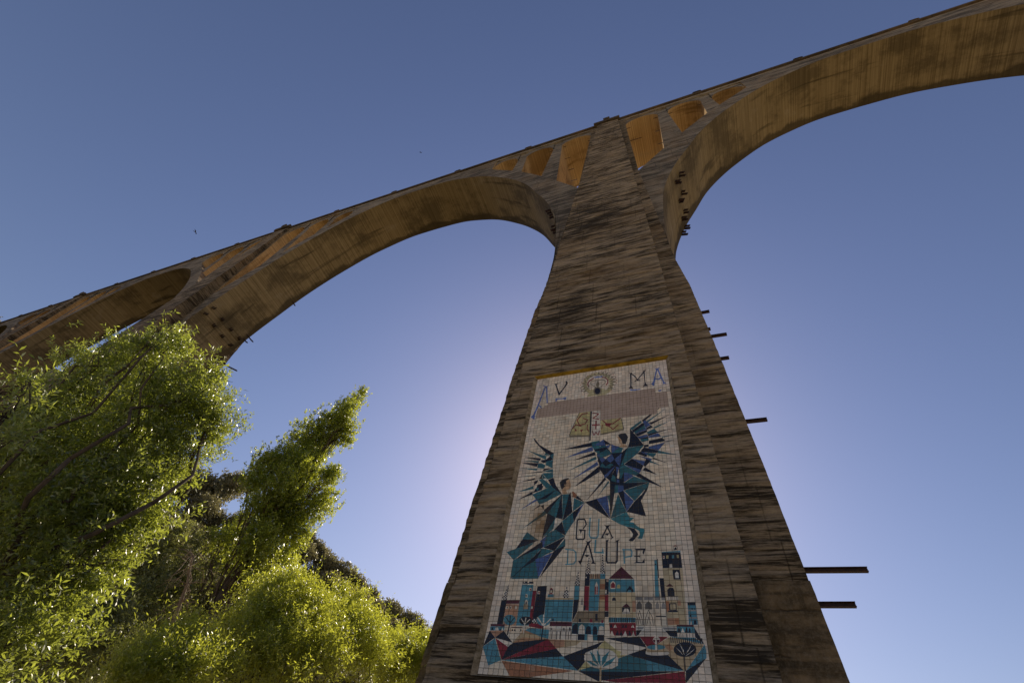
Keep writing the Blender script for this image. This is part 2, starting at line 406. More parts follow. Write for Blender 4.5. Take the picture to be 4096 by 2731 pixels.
DATA = json.loads(r'''{"willow":[[-8.05,2.31,6.29,0.44],[-7.55,2.21,6.36,0.24],[-7.52,2.01,6.5,0.11],[-9.01,2.55,6.13,0.62],[-9.48,2.2,6.29,0.37],[-7.34,2.82,5.97,0.51],[-7.04,3.14,5.84,0.31],[-7.33,3.17,6.56,0.19],[-7.3,3.05,6.3,0.16],[-7.38,3.35,6.36,0.1],[-7.17,3.32,5.48,0.41],[-7.31,3.59,5.87,0.24],[-7.65,3.0,5.27,0.65],[-8.71,2.72,5.18,0.73],[-8.19,2.53,4.34,0.63],[-7.22,3.2,4.46,0.5],[-7.6,3.18,4.08,0.69],[-7.41,2.95,3.52,0.62],[-7.04,3.45,4.0,0.28],[-6.93,3.27,3.07,0.46],[-6.62,3.15,2.6,0.39],[-6.91,3.5,3.59,0.19],[-7.13,3.37,5.03,0.17],[-7.2,3.49,5.25,0.13],[-8.81,2.23,4.68,0.36],[-9.31,2.27,5.64,0.31],[-6.79,3.67,2.75,0.21],[-9.58,1.87,5.73,0.11],[-8.71,2.06,6.5,0.17]],"near":[[-5.12,0.95,3.67,0.08],[-5.06,1.0,3.77,0.04],[-5.25,1.2,3.75,0.06],[-4.96,1.11,3.43,0.07],[-4.79,1.17,3.24,0.08],[-5.03,1.28,3.42,0.04]],"poplar":[[-21.79,17.46,23.78,0.32],[-22.26,17.5,20.85,0.65],[-23.54,18.25,19.94,0.77],[-23.17,17.79,18.08,0.84],[-22.38,16.73,16.2,0.88],[-22.93,17.47,14.97,0.92],[-23.03,17.53,13.89,0.89],[-22.47,16.9,12.55,0.79],[-23.21,18.38,24.29,0.59],[-22.06,17.24,21.79,0.78],[-22.9,17.33,21.2,0.9],[-23.42,17.18,20.35,0.88],[-22.28,18.28,20.96,0.66],[-22.69,18.43,20.17,0.59],[-24.01,17.35,19.62,1.11],[-24.46,17.69,18.5,1.03],[-23.4,16.17,16.83,0.84],[-24.42,16.35,16.6,0.96],[-24.65,16.23,15.89,0.73],[-23.91,15.44,14.65,0.49],[-22.48,16.18,15.06,0.94],[-23.9,18.51,17.01,1.11],[-21.68,18.46,17.43,0.44],[-21.74,18.46,16.94,0.7],[-22.73,19.61,16.39,0.88],[-22.29,18.9,15.14,0.89],[-22.47,18.21,14.42,0.96],[-23.98,17.53,14.5,1.02],[-22.9,15.72,13.38,0.61],[-23.03,18.5,13.26,0.94],[-21.69,18.76,13.36,0.64],[-22.26,16.88,11.92,0.96],[-24.09,16.89,12.61,0.67],[-24.3,17.8,11.51,0.8],[-22.08,17.6,10.91,0.8],[-22.46,18.88,12.05,0.81],[-23.69,15.8,11.47,0.45],[-24.63,16.47,11.28,0.41],[-23.55,17.89,10.17,0.67],[-21.94,17.82,9.93,0.56]],"poplar_axis":[[-23.23,17.36,7.82],[-22.63,18.14,24.78]],"b1":[[-12.07,11.02,6.26,0.88],[-12.02,10.56,5.61,0.89],[-11.92,11.97,6.19,0.91],[-12.52,11.02,6.88,0.53],[-12.17,11.82,7.0,0.43],[-12.44,10.57,6.35,0.31],[-11.74,10.35,4.91,0.9],[-11.07,11.01,5.08,1.03],[-12.01,12.34,6.84,0.47],[-12.5,10.12,5.31,0.46],[-11.01,12.3,5.65,0.75]],"b2":[[-12.62,14.42,7.31,0.84],[-12.14,14.96,6.98,0.91],[-13.31,14.29,7.83,0.47],[-12.86,14.61,8.05,0.35],[-12.36,14.24,6.57,0.87],[-11.39,15.08,6.4,0.87],[-12.73,15.47,7.9,0.42]],"b3":[[-12.58,18.24,7.77,0.79],[-12.18,19.03,8.07,0.58],[-12.72,17.72,7.12,0.76],[-11.8,18.32,7.23,0.84],[-12.36,18.2,8.31,0.25],[-11.79,19.27,8.09,0.25],[-11.35,18.6,7.2,0.68]],"b4":[[-11.01,7.51,3.74,0.44],[-11.19,8.04,4.09,0.37],[-10.69,7.18,3.36,0.41],[-11.37,8.54,4.44,0.35],[-10.23,7.77,3.58,0.51],[-10.65,8.75,4.04,0.47],[-11.41,7.71,4.12,0.2]],"b5":[[-25.28,15.23,11.08,1.0],[-24.75,14.86,9.75,1.26],[-24.31,14.11,8.75,1.18],[-24.74,16.67,10.02,0.99],[-23.47,15.65,8.31,1.2],[-22.68,13.53,7.21,1.25],[-21.34,12.28,5.93,1.27],[-21.42,13.92,6.43,1.02],[-20.65,11.74,5.06,1.18]],"dead":[[-16.93,11.73,5.7],[-16.93,11.57,6.16],[-16.91,11.39,6.63],[-16.89,11.2,7.11],[-16.92,10.92,7.57],[-16.9,10.77,7.87]],"birds":[[-33.57,4.74,31.19],[-38.15,13.84,87.49]],"oaks_far":[[-159.17,16.29,76.48]],"crest":[[-105.11,53.63,48.81,3.92],[-104.29,59.36,51.1,3.71],[-105.85,64.58,55.11,3.52],[-90.5,81.82,48.67,2.68],[-90.01,85.29,49.14,2.73],[-85.09,84.62,46.09,3.03],[-83.79,74.31,43.14,2.79],[-84.26,88.23,45.87,3.07],[-82.95,92.17,45.75,2.7],[-81.17,93.74,45.29,2.49],[-79.57,97.7,44.8,2.51],[-76.62,100.03,43.59,2.5],[-75.38,103.45,43.41,2.32],[-72.53,105.47,42.85,2.31],[-71.17,108.79,42.77,2.13],[-68.53,110.47,41.59,1.9],[-76.53,81.78,39.87,2.77],[-72.45,85.41,38.46,2.57],[-70.42,89.65,38.16,2.42]],"beams":[[1.67,17.6,26.25,0.43],[1.75,17.6,24.54,0.14],[1.89,17.6,23.84,0.73],[1.95,17.6,21.84,0.42],[2.23,17.6,17.36,0.87],[2.65,17.6,10.62,1.77],[2.69,17.6,9.51,1.02]],"brackets":[[3.15,18.1,51.4,0.93,-0.37],[2.6,18.2,49.82,0.95,-0.33],[3.06,20.0,51.14,0.95,-0.33],[2.7,20.3,50.08,0.95,-0.33],[3.06,22.0,51.14,0.95,-0.33],[2.7,22.3,50.08,0.95,-0.33],[2.88,23.6,50.61,0.95,-0.33],[2.42,23.6,49.29,0.95,-0.33],[-10.12,17.4,49.29,-0.95,-0.33],[-9.85,17.7,48.5,-0.96,-0.29],[-10.21,19.4,49.55,-0.95,-0.33],[-10.21,19.9,49.55,-0.95,-0.33],[-59.4,17.4,46.78,0.97,-0.25],[-59.08,17.4,48.01,0.97,-0.25],[-59.08,19.3,48.01,0.97,-0.25],[-59.46,19.3,46.54,0.97,-0.25],[-59.08,21.1,48.01,0.97,-0.25],[-59.46,21.1,46.54,0.97,-0.25],[-59.08,22.8,48.01,0.97,-0.25],[-59.46,22.8,46.54,0.97,-0.25]],"rods":[[-1.57,19,78.87,0.58],[-1.13,19,71.85,1.43],[2.67,19,79.75,0.51],[2.44,19,72.63,0.39],[2.26,19,66.58,0.45],[4.62,19,79.68,0.55],[8.77,19,79.3,0.51],[-11.61,19,79.99,0.53],[-10.54,19,73.01,0.57],[-9.66,19,67.06,0.55],[-8.9,19,62.16,0.51],[-7.3,19,78.88,0.43],[-13.59,19,79.73,0.32]],"leftrods":[[-54.16,23.0,55.9,-53.18,23.0,54.83],[-57.14,23.0,48.03,-55.05,23.0,46.33],[-57.47,23.0,47.42,-56.2,23.0,46.46],[-56.99,23.0,42.12,-52.46,23.0,39.6]],"TL":[-6.6022,14.0171,18.2141]}''')

# ------------------------------------------------------------------ terrain
def sstep(a, b, x):
    t = min(max((x - a) / (b - a), 0.0), 1.0)
    return t * t * (3 - 2 * t)

def ground_z(x, y):
    r = math.hypot(x, y)
    az = math.degrees(math.atan2(x, y)) if r > 1e-6 else 0.0
    rc = 124.0 + 60.0 * sstep(-64.0, -76.0, az)
    k = min(1.0, rc / max(r, 1e-6))
    px, py = x * k, y * k
    s = 0.648 * (-px) + 0.325 * py - 42.5
    h = 0.5 * (s + math.sqrt(s * s + 30.0)) - 0.18
    if r > rc: h -= 0.2 * (r - rc)
    h += 0.9 * noise.noise(Vector((x * 0.06, y * 0.06, 3.0))) * sstep(35, 70, r)
    return max(h, -0.3)

tm = MB()
xs = [-300 + 5.0 * i for i in range(101)]
ys = [-120 + 5.0 * i for i in range(85)]
tm.grid([[(x, y, ground_z(x, y)) for x in xs] for y in ys])
ground = tag(tm.build('ground', M_GROUND, smooth=True), kind='structure')
# the valley floor runs on to the horizon
fm = MB()
fm.face([(-2500, -2500, -0.45), (2500, -2500, -0.45), (2500, 2500, -0.45), (-2500, 2500, -0.45)])
tag(fm.build('valley_floor', M_GROUND), kind='structure')

# ------------------------------------------------------------------ viaduct
TB = math.tan(math.radians(2.5)); SB = math.sin(math.radians(2.5)); CB = math.cos(math.radians(2.5))
Y0 = 13.1816                     # pilaster face at eye level; it leans back going up
YA, YB = 16.7, 23.7              # near and far faces of arches and spandrels
SPAN = 61.1
PIERS = [-3.85 + SPAN * k for k in (1, 0, -1, -2, -3)]
ZS, ZV, ZC = 73.2, 70.3, 72.4    # slab underside, springing and crown of the small vaults
viaduct = tag(empty('viaduct', (PIERS[1], 20.2, 0)), 'tall concrete railway viaduct with wide arches and a tiled mural on its nearest pier', 'viaduct')
VINV = Matrix.Translation((-PIERS[1], -20.2, 0))

def vpart(mb, name, mats, parent=None, smooth=False):
    o = mb.build(name, mats, parent or viaduct, smooth)
    if o.parent is viaduct: o.matrix_parent_inverse = Matrix.Translation(-viaduct.location)
    return o

INTR = [(30.55, 71.2), (26, 70.9), (22.5, 69.6), (18.5, 67.2), (14.5, 63.2), (12, 60), (10, 56.7), (8.4, 53), (7.0, 49.8), (6.0, 46.9), (5.3, 44.2), (4.9, 41.5), (4.65, 38.5), (4.5, 35.5), (4.5, 33), (4.7, 30.2)]
_c = [tuple(p) for p in catmull(INTR, 6)]
cut = next(i for i, p in enumerate(_c) if p[0] < 17.4)
t_ = (17.4 - _c[cut - 1][0]) / (_c[cut][0] - _c[cut - 1][0])
mid_pt = (17.4, _c[cut - 1][1] + t_ * (_c[cut][1] - _c[cut - 1][1]))
CROWN = _c[:cut] + [mid_pt]
RING = [mid_pt] + _c[cut:]
EXTR = [(17.4, 69.3), (13.75, 65.5), (12.0, 63.6), (8.6, 58.9), (6.2, 55.2), (3.2, 50.3)]

def resample(line, fr):
    d = [0.0]
    for a, b in zip(line[:-1], line[1:]): d.append(d[-1] + math.dist(a, b))
    out = []
    for f in fr:
        s = f * d[-1]
        i = max(k for k in range(len(d) - 1) if d[k] <= s + 1e-9)
        t = (s - d[i]) / (d[i + 1] - d[i])
        out.append((line[i][0] + (line[i + 1][0] - line[i][0]) * t, line[i][1] + (line[i + 1][1] - line[i][1]) * t))
    return out

d = [0.0]
for a, b in zip(EXTR[:-1], EXTR[1:]): d.append(d[-1] + math.dist(a, b))
FR = []
for i in range(len(d) - 1):
    for k in range(9): FR.append((d[i] + (d[i + 1] - d[i]) * k / 9) / d[-1])
FR.append(1.0)
RING_E = resample(EXTR, FR)
RING_I = resample(RING, FR)

def strip(mb, lo, hi, pc, s, m_face, m_lo, m_hi, ins=0.0):
    """front and back faces between two (u, z) lines, and the surfaces along both"""
    X = lambda u: pc + s * u
    for i in range(len(lo) - 1):
        a, b, c, e = lo[i], lo[i + 1], hi[i + 1], hi[i]
        fr = [(X(p[0]), YA + ins, p[1] + CZ) for p in (a, b, c, e)]
        bk = [(X(p[0]), YB - ins, p[1] + CZ) for p in (a, b, c, e)]
        if s < 0: mb.face(fr, m_face); mb.face(bk[::-1], m_face)
        else: mb.face(fr[::-1], m_face); mb.face(bk, m_face)
        if m_lo is not None: mb.face([bk[0], bk[1], fr[1], fr[0]] if s < 0 else [fr[0], fr[1], bk[1], bk[0]], m_lo)
        if m_hi is not None: mb.face([fr[3], fr[2], bk[2], bk[3]] if s < 0 else [bk[3], bk[2], fr[2], fr[3]], m_hi)

VM = [M_FRONT_UP, M_SOFFIT, M_BOUNCE, M_FRONT]
OPEN = [(2.4, 6.7), (8.0, 12.15), (13.5, 17.4)]
for ai in range(len(PIERS) - 1):
    right, left = PIERS[ai], PIERS[ai + 1]
    am = MB()
    for pc, s in ((left, 1), (right, -1)):
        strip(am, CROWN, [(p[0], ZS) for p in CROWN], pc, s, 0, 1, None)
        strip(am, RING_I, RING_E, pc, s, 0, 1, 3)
        x = pc + s * 17.4
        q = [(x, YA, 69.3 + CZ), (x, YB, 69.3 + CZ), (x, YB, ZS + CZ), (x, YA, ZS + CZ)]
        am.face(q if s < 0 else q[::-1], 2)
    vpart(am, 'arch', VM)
    for pc, s in ((left, 1), (right, -1)):
        for poly in ([(6.2, 55.2), (8.6, 58.9), (8.0, ZV), (8.0, ZS), (6.7, ZS), (6.7, ZV)], [(12.0, 63.6), (13.75, 65.5), (13.5, ZV), (13.5, ZS), (12.15, ZS), (12.15, ZV)]):
            pm = MB()
            P2 = [(pc + s * u, z + CZ) for u, z in poly]
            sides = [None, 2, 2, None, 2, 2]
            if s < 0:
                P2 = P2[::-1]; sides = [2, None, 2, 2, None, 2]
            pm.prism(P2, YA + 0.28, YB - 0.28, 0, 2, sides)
            vpart(pm, 'spandrel_column', VM)
        for a, b in OPEN:
            om = MB()
            n = 16
            lo = []
            for k in range(n + 1):
                w = math.pi * k / n
                lo.append(((a + b) / 2 - math.cos(w) * (b - a) / 2, ZV + math.sin(w) * (ZC - ZV)))
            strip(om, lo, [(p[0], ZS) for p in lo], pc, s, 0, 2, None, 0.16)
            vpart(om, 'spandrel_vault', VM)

def pier_half(z):
    return np.interp(z, [-8, 5.5, 11.8, 19.4, 26.4, 30.2, 50.3, 70.3, 73.2], [6.9, 6.5, 6.17, 5.7, 5.2, 4.7, 3.2, 2.4, 2.4])

def disp(x, z, amp=1.0):
    v = Vector((x * 0.3, 4.1, z * 2.6))
    w = Vector((x * 0.9, 9.3, z * 5.5))
    return amp * (0.075 * noise.noise(v) + 0.05 * noise.noise(w) + 0.02 * noise.noise(w * 2.7))

for pi, pc in enumerate(PIERS):
    zb = -1.6 - 1.0 if pc > -30 else ground_z(pc, 20) - CZ - 6
    if zb > 40: continue
    zsplit = 8.2 if pi == 1 else -99
    near = pi == 1
    pm = MB()
    zl = [z for z in (5.5, 11.8, 19.4, 26.4, 30.2, 50.3, 70.3, 73.2) if z > max(zb, zsplit)]
    zl = [max(zb, zsplit)] + zl
    L = [(pc - pier_half(z), z + CZ) for z in zl]; Rr = [(pc + pier_half(z), z + CZ) for z in zl]
    poly = L[::-1] + Rr
    sides = []
    for i in range(len(poly)):
        a, b = poly[i], poly[(i + 1) % len(poly)]
        if abs(a[1] - b[1]) < 1e-6: sides.append(None)
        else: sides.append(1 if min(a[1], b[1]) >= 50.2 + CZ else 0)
    pm.prism(poly, YA, YB, 0, 0, sides)
    if near:      # rough horizontal relief on the shaded near face
        rows = []
        zz = np.arange(zsplit + CZ, 50 + CZ, 0.16)
        for z in zz:
            h = pier_half(z - CZ)
            rows.append([(pc - h + 2 * h * j / 40, YA - 0.06 + disp(pc - h + 2 * h * j / 40 + 31, z), z) for j in range(41)])
        fc = MB(); fc.grid(rows, 0)
    pob = vpart(pm, 'pier', [M_SIDE, M_BOUNCE], smooth=False)
    if near: vpart(fc, 'facing', M_FRONT, pob)
    if near:
        bm_ = MB()
        h0, h1 = pier_half(zb) + 0.02, pier_half(zsplit) + 0.02
        bm_.prism([(pc - h1, zsplit + CZ), (pc - h0, zb + CZ), (pc + h0, zb + CZ), (pc + h1, zsplit + CZ)], YA - 0.02, YB + 0.02)
        bo_ = vpart(bm_, 'pier_base', M_PBASE)
        rows = []
        for z in np.arange(zb + CZ, zsplit + CZ + 0.1, 0.14):
            h = pier_half(z - CZ) + 0.02
            rows.append([(pc - h + 2 * h * j / 60, YA - 0.12 + 0.8 * disp(pc - h + 2 * h * j / 60 + 71, z * 0.6), z) for j in range(61)])
        fb = MB(); fb.grid(rows, 0)
        vpart(fb, 'facing', M_PBASE, bo_)
    # battered pilasters, front and back
    dx = pc - PIERS[1]
    xl = lambda z: dx - 8.15 + 0.0407 * (z - 3.83)
    xr = lambda z: dx + 0.85 - 0.0467 * (z - 4.35)
    yf = lambda z: Y0 + z * TB
    ztop = 73.6
    MX0, MX1, MZ0, MZ1 = -6.745, -0.465, 4.10, 16.74
    for front in (True, False):
        fm2 = MB()
        def YY(y): return y if front else (YA + YB) - y
        def sect(x0, x1, z0, z1, nx, nz, rough=True):
            rows = []
            for i in range(nz + 1):
                z = z0 + (z1 - z0) * i / nz
                row = []
                for j in range(nx + 1):
                    a, b = x0(z), x1(z)
                    x = a + (b - a) * j / nx
                    dd = disp(x, z) if rough else 0.0
                    ex = 0.0
                    if rough and (j == 0 or j == nx) and abs(x - (a if j == 0 else b)) < 1e-6 and (x0 is xl if j == 0 else x1 is xr):
                        ex = 0.35 * dd
                    row.append((x + ex, YY(yf(z) + dd), z + CZ))
                rows.append(row)
            fm2.grid(rows, 0, flip=not front)
        if near and front:
            sect(xl, xr, MZ1, ztop, 44, 480)
            sect(xl, lambda z: MX0, MZ0, MZ1, 10, 100)
            sect(lambda z: MX1, xr, MZ0, MZ1, 10, 100)
            sect(xl, xr, -2.4, MZ0, 44, 50)
        else:
            sect(xl, xr, max(zb, -2.4), ztop, 12, 150)
        # flanks back to the pier
        rows = []
        zz = np.linspace(max(zb, -2.4), ztop, 60)
        for sgn, xe in ((0, xl), (1, xr)):
            rws = [[(xe(z), YY(yf(z) + 0.01), z + CZ), (xe(z), YY(YA + 0.3), z + CZ)] for z in zz]
            fm2.grid(rws, 1, flip=(sgn == 0) != front)
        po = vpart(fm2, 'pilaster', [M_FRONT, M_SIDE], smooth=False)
        if near and front: main_pilaster = po
    # refuge bracket at deck level and its small block
    for s2 in (1, -1):
        cy = lambda y: y if s2 > 0 else (YA + YB) - y
        rf = MB()
        ya, yb = sorted((cy(16.12), cy(16.62)))
        rf.box(pc - 1.95, pc + 1.75, ya, yb, 73.62 + CZ, 74.32 + CZ)
        rfo = vpart(rf, 'refuge', M_CORNICE)
        rf = MB()
        ya, yb = sorted((cy(16.02), cy(16.7)))
        rf.box(pc - 0.55, pc + 0.35, ya, yb, 74.33 + CZ, 75.0 + CZ)
        vpart(rf, 'block', M_CORNICE, rfo)

dm = MB()
XL, XR = PIERS[-1] - 4, PIERS[0] + 20
dm.box(XL, XR, YA, YB, ZS + CZ + 0.002, 73.72 + CZ)
vpart(dm, 'deck', M_FASCIA)
for ya, yb in ((16.45, 17.1), (23.3, 23.95)):
    cm = MB(); cm.box(XL, XR, ya, yb, 73.722 + CZ, 74.2 + CZ)
    vpart(cm, 'cornice', M_CORNICE)
k = 0
for pc in PIERS[:-1]:
    for j in range(1, 5):
        bx = pc - SPAN * j / 5
        bm2 = MB()
        x0, x1 = bx - 0.55, bx + 0.55
        z0, z1 = 74.2 + CZ, 74.62 + CZ
        lo = [(x0, 16.36, z0), (x1, 16.36, z0), (x1, 16.95, z0), (x0, 16.95, z0)]
        hi = [(x0 + .2, 16.40, z1), (x1 - .2, 16.40, z1), (x1 - .2, 16.9, z1), (x0 + .2, 16.9, z1)]
        bm2.face(lo[::-1]); bm2.face(hi)
        for i in range(4): bm2.face([lo[i], lo[(i + 1) % 4], hi[(i + 1) % 4], hi[i]])
        vpart(bm2, 'post_block', M_CORNICE)

# ---- steel left in the concrete
def channel(mb, M, L, w=0.10, h=0.16, t=0.02):
    mb.box(0, L, -w, w, -h, -h + t, 0, M); mb.box(0, L, -w, w, h - t, h, 0, M); mb.box(0, L, -t / 2, t / 2, -h + t, h - t, 0, M)
for x, y, z, L in DATA['beams']:
    mb = MB()
    half = pier_half(z - CZ)
    M = Matrix.Translation((PIERS[1] + half - 0.25, y, z)) @ Matrix.Rotation(random.uniform(-0.02, 0.02), 4, 'Y')
    Lx = L + x - (PIERS[1] + half) + 0.25
    channel(mb, M, max(Lx, 0.5), 0.07, 0.075)
    vpart(mb, 'steel_beam', M_STEEL)
for x, y, z, nx, nz in DATA['brackets']:
    mb = MB()
    ang = math.atan2(nz, nx)
    for dy in (-0.14, 0.14):
        L = random.uniform(0.4, 0.6)
        M = Matrix.Translation((x - nx * 0.25, y + dy, z - nz * 0.25 + random.uniform(-.12, .12))) @ Matrix.Rotation(-ang, 4, 'Y')
        channel(mb, M, L + 0.25, 0.05, 0.17, 0.03)
    vpart(mb, 'steel_bracket', M_STEEL)
for x, y, z, L in DATA['rods']:
    kf = 17.2 / y
    mb = MB()
    xx, zz = x * kf, (z - CZ) * kf + CZ
    mb.tube([(xx - 0.2, 17.2, zz), (xx + L * kf + 0.05, 17.2, zz)], [0.035, 0.035], 6)
    vpart(mb, 'steel_rod', M_STEEL)
for x0, y0, z0, x1, y1, z1 in DATA['leftrods']:
    mb = MB()
    a, b = Vector((x0, y0, z0)), Vector((x1, y1, z1))
    mb.tube([a + (a - b) * 0.6, (a + b) / 2 + Vector((0, 0, -0.05)), b], [0.09] * 3, 6)
    vpart(mb, 'steel_rod', M_STEEL)

# ------------------------------------------------------------------ tiled mural
TLW = Vector(DATA['TL'])
EX = Vector((1, 0, 0)); EU = Vector((0, SB, CB)); EN = Vector((0, -CB, SB))
TS = 0.15
NC, NR = 40, 83
def W(c, r, h=0.0): return TLW + EX * (c * TS) - EU * (r * TS) + EN * h

mm = MB()
# grout bed behind the tiles
q = [W(-0.05, -0.05, -0.012), W(NC + 0.05, -0.05, -0.012), W(NC + 0.05, NR + 0.1, -0.012), W(-0.05, NR + 0.1, -0.012)]
mm.face(q[::-1], 0)
# splayed reveals between the face of the pilaster and the tiles
def onface(x, z): return Vector((x, Y0 + z * TB - 0.02, z + CZ))
o_tl, o_tr, o_br, o_bl = onface(-6.745, 16.74), onface(-0.465, 16.74), onface(-0.465, 4.10), onface(-6.745, 4.10)
rv = MB()
rv.face([o_tl, o_bl, q[3], q[0]], 0)
rv.face([o_br, o_tr, q[1], q[2]], 0)
rv.face([o_tr, o_tl, q[0], q[1]], 1)
rv.face([o_bl, o_br, q[2], q[3]], 0)
mural = vpart(mm, 'mural', M_GROUT)
mural['label'] = 'weathered painted tile mural with AVE MARIA and GUADALUPE, winged figures and a town'
vpart(rv, 'reveal', [M_REVEAL, M_LICHEN], mural)

GLAZE = {
 'wh': (0.80, 0.69, 0.525), 'pg': (0.76, 0.69, 0.57), 'nv': (0.012, 0.015, 0.026), 'tl': (0.040, 0.155, 0.185), 'te': (0.045, 0.23, 0.27),
 'bl': (0.075, 0.125, 0.30), 'lb': (0.13, 0.21, 0.50), 'l2': (0.10, 0.33, 0.41), 'sb': (0.085, 0.27, 0.34), 'rd': (0.245, 0.018, 0.026),
 'dr': (0.10, 0.018, 0.026), 'te2': (0.42, 0.185, 0.085), 'te3': (0.47, 0.26, 0.135), 'sa': (0.50, 0.275, 0.16), 'sd': (0.53, 0.40, 0.23), 'sy': (0.56, 0.46, 0.28),
 'cr': (0.55, 0.48, 0.22), 'yl': (0.53, 0.47, 0.25), 'ol': (0.27, 0.225, 0.135), 'br': (0.035, 0.033, 0.032), 'sk': (0.58, 0.375, 0.21),
 'ck': (0.14, 0.155, 0.165), 'bs': (0.27, 0.205, 0.12), 'gy': (0.29, 0.275, 0.25), 'dg': (0.12, 0.115, 0.105)}
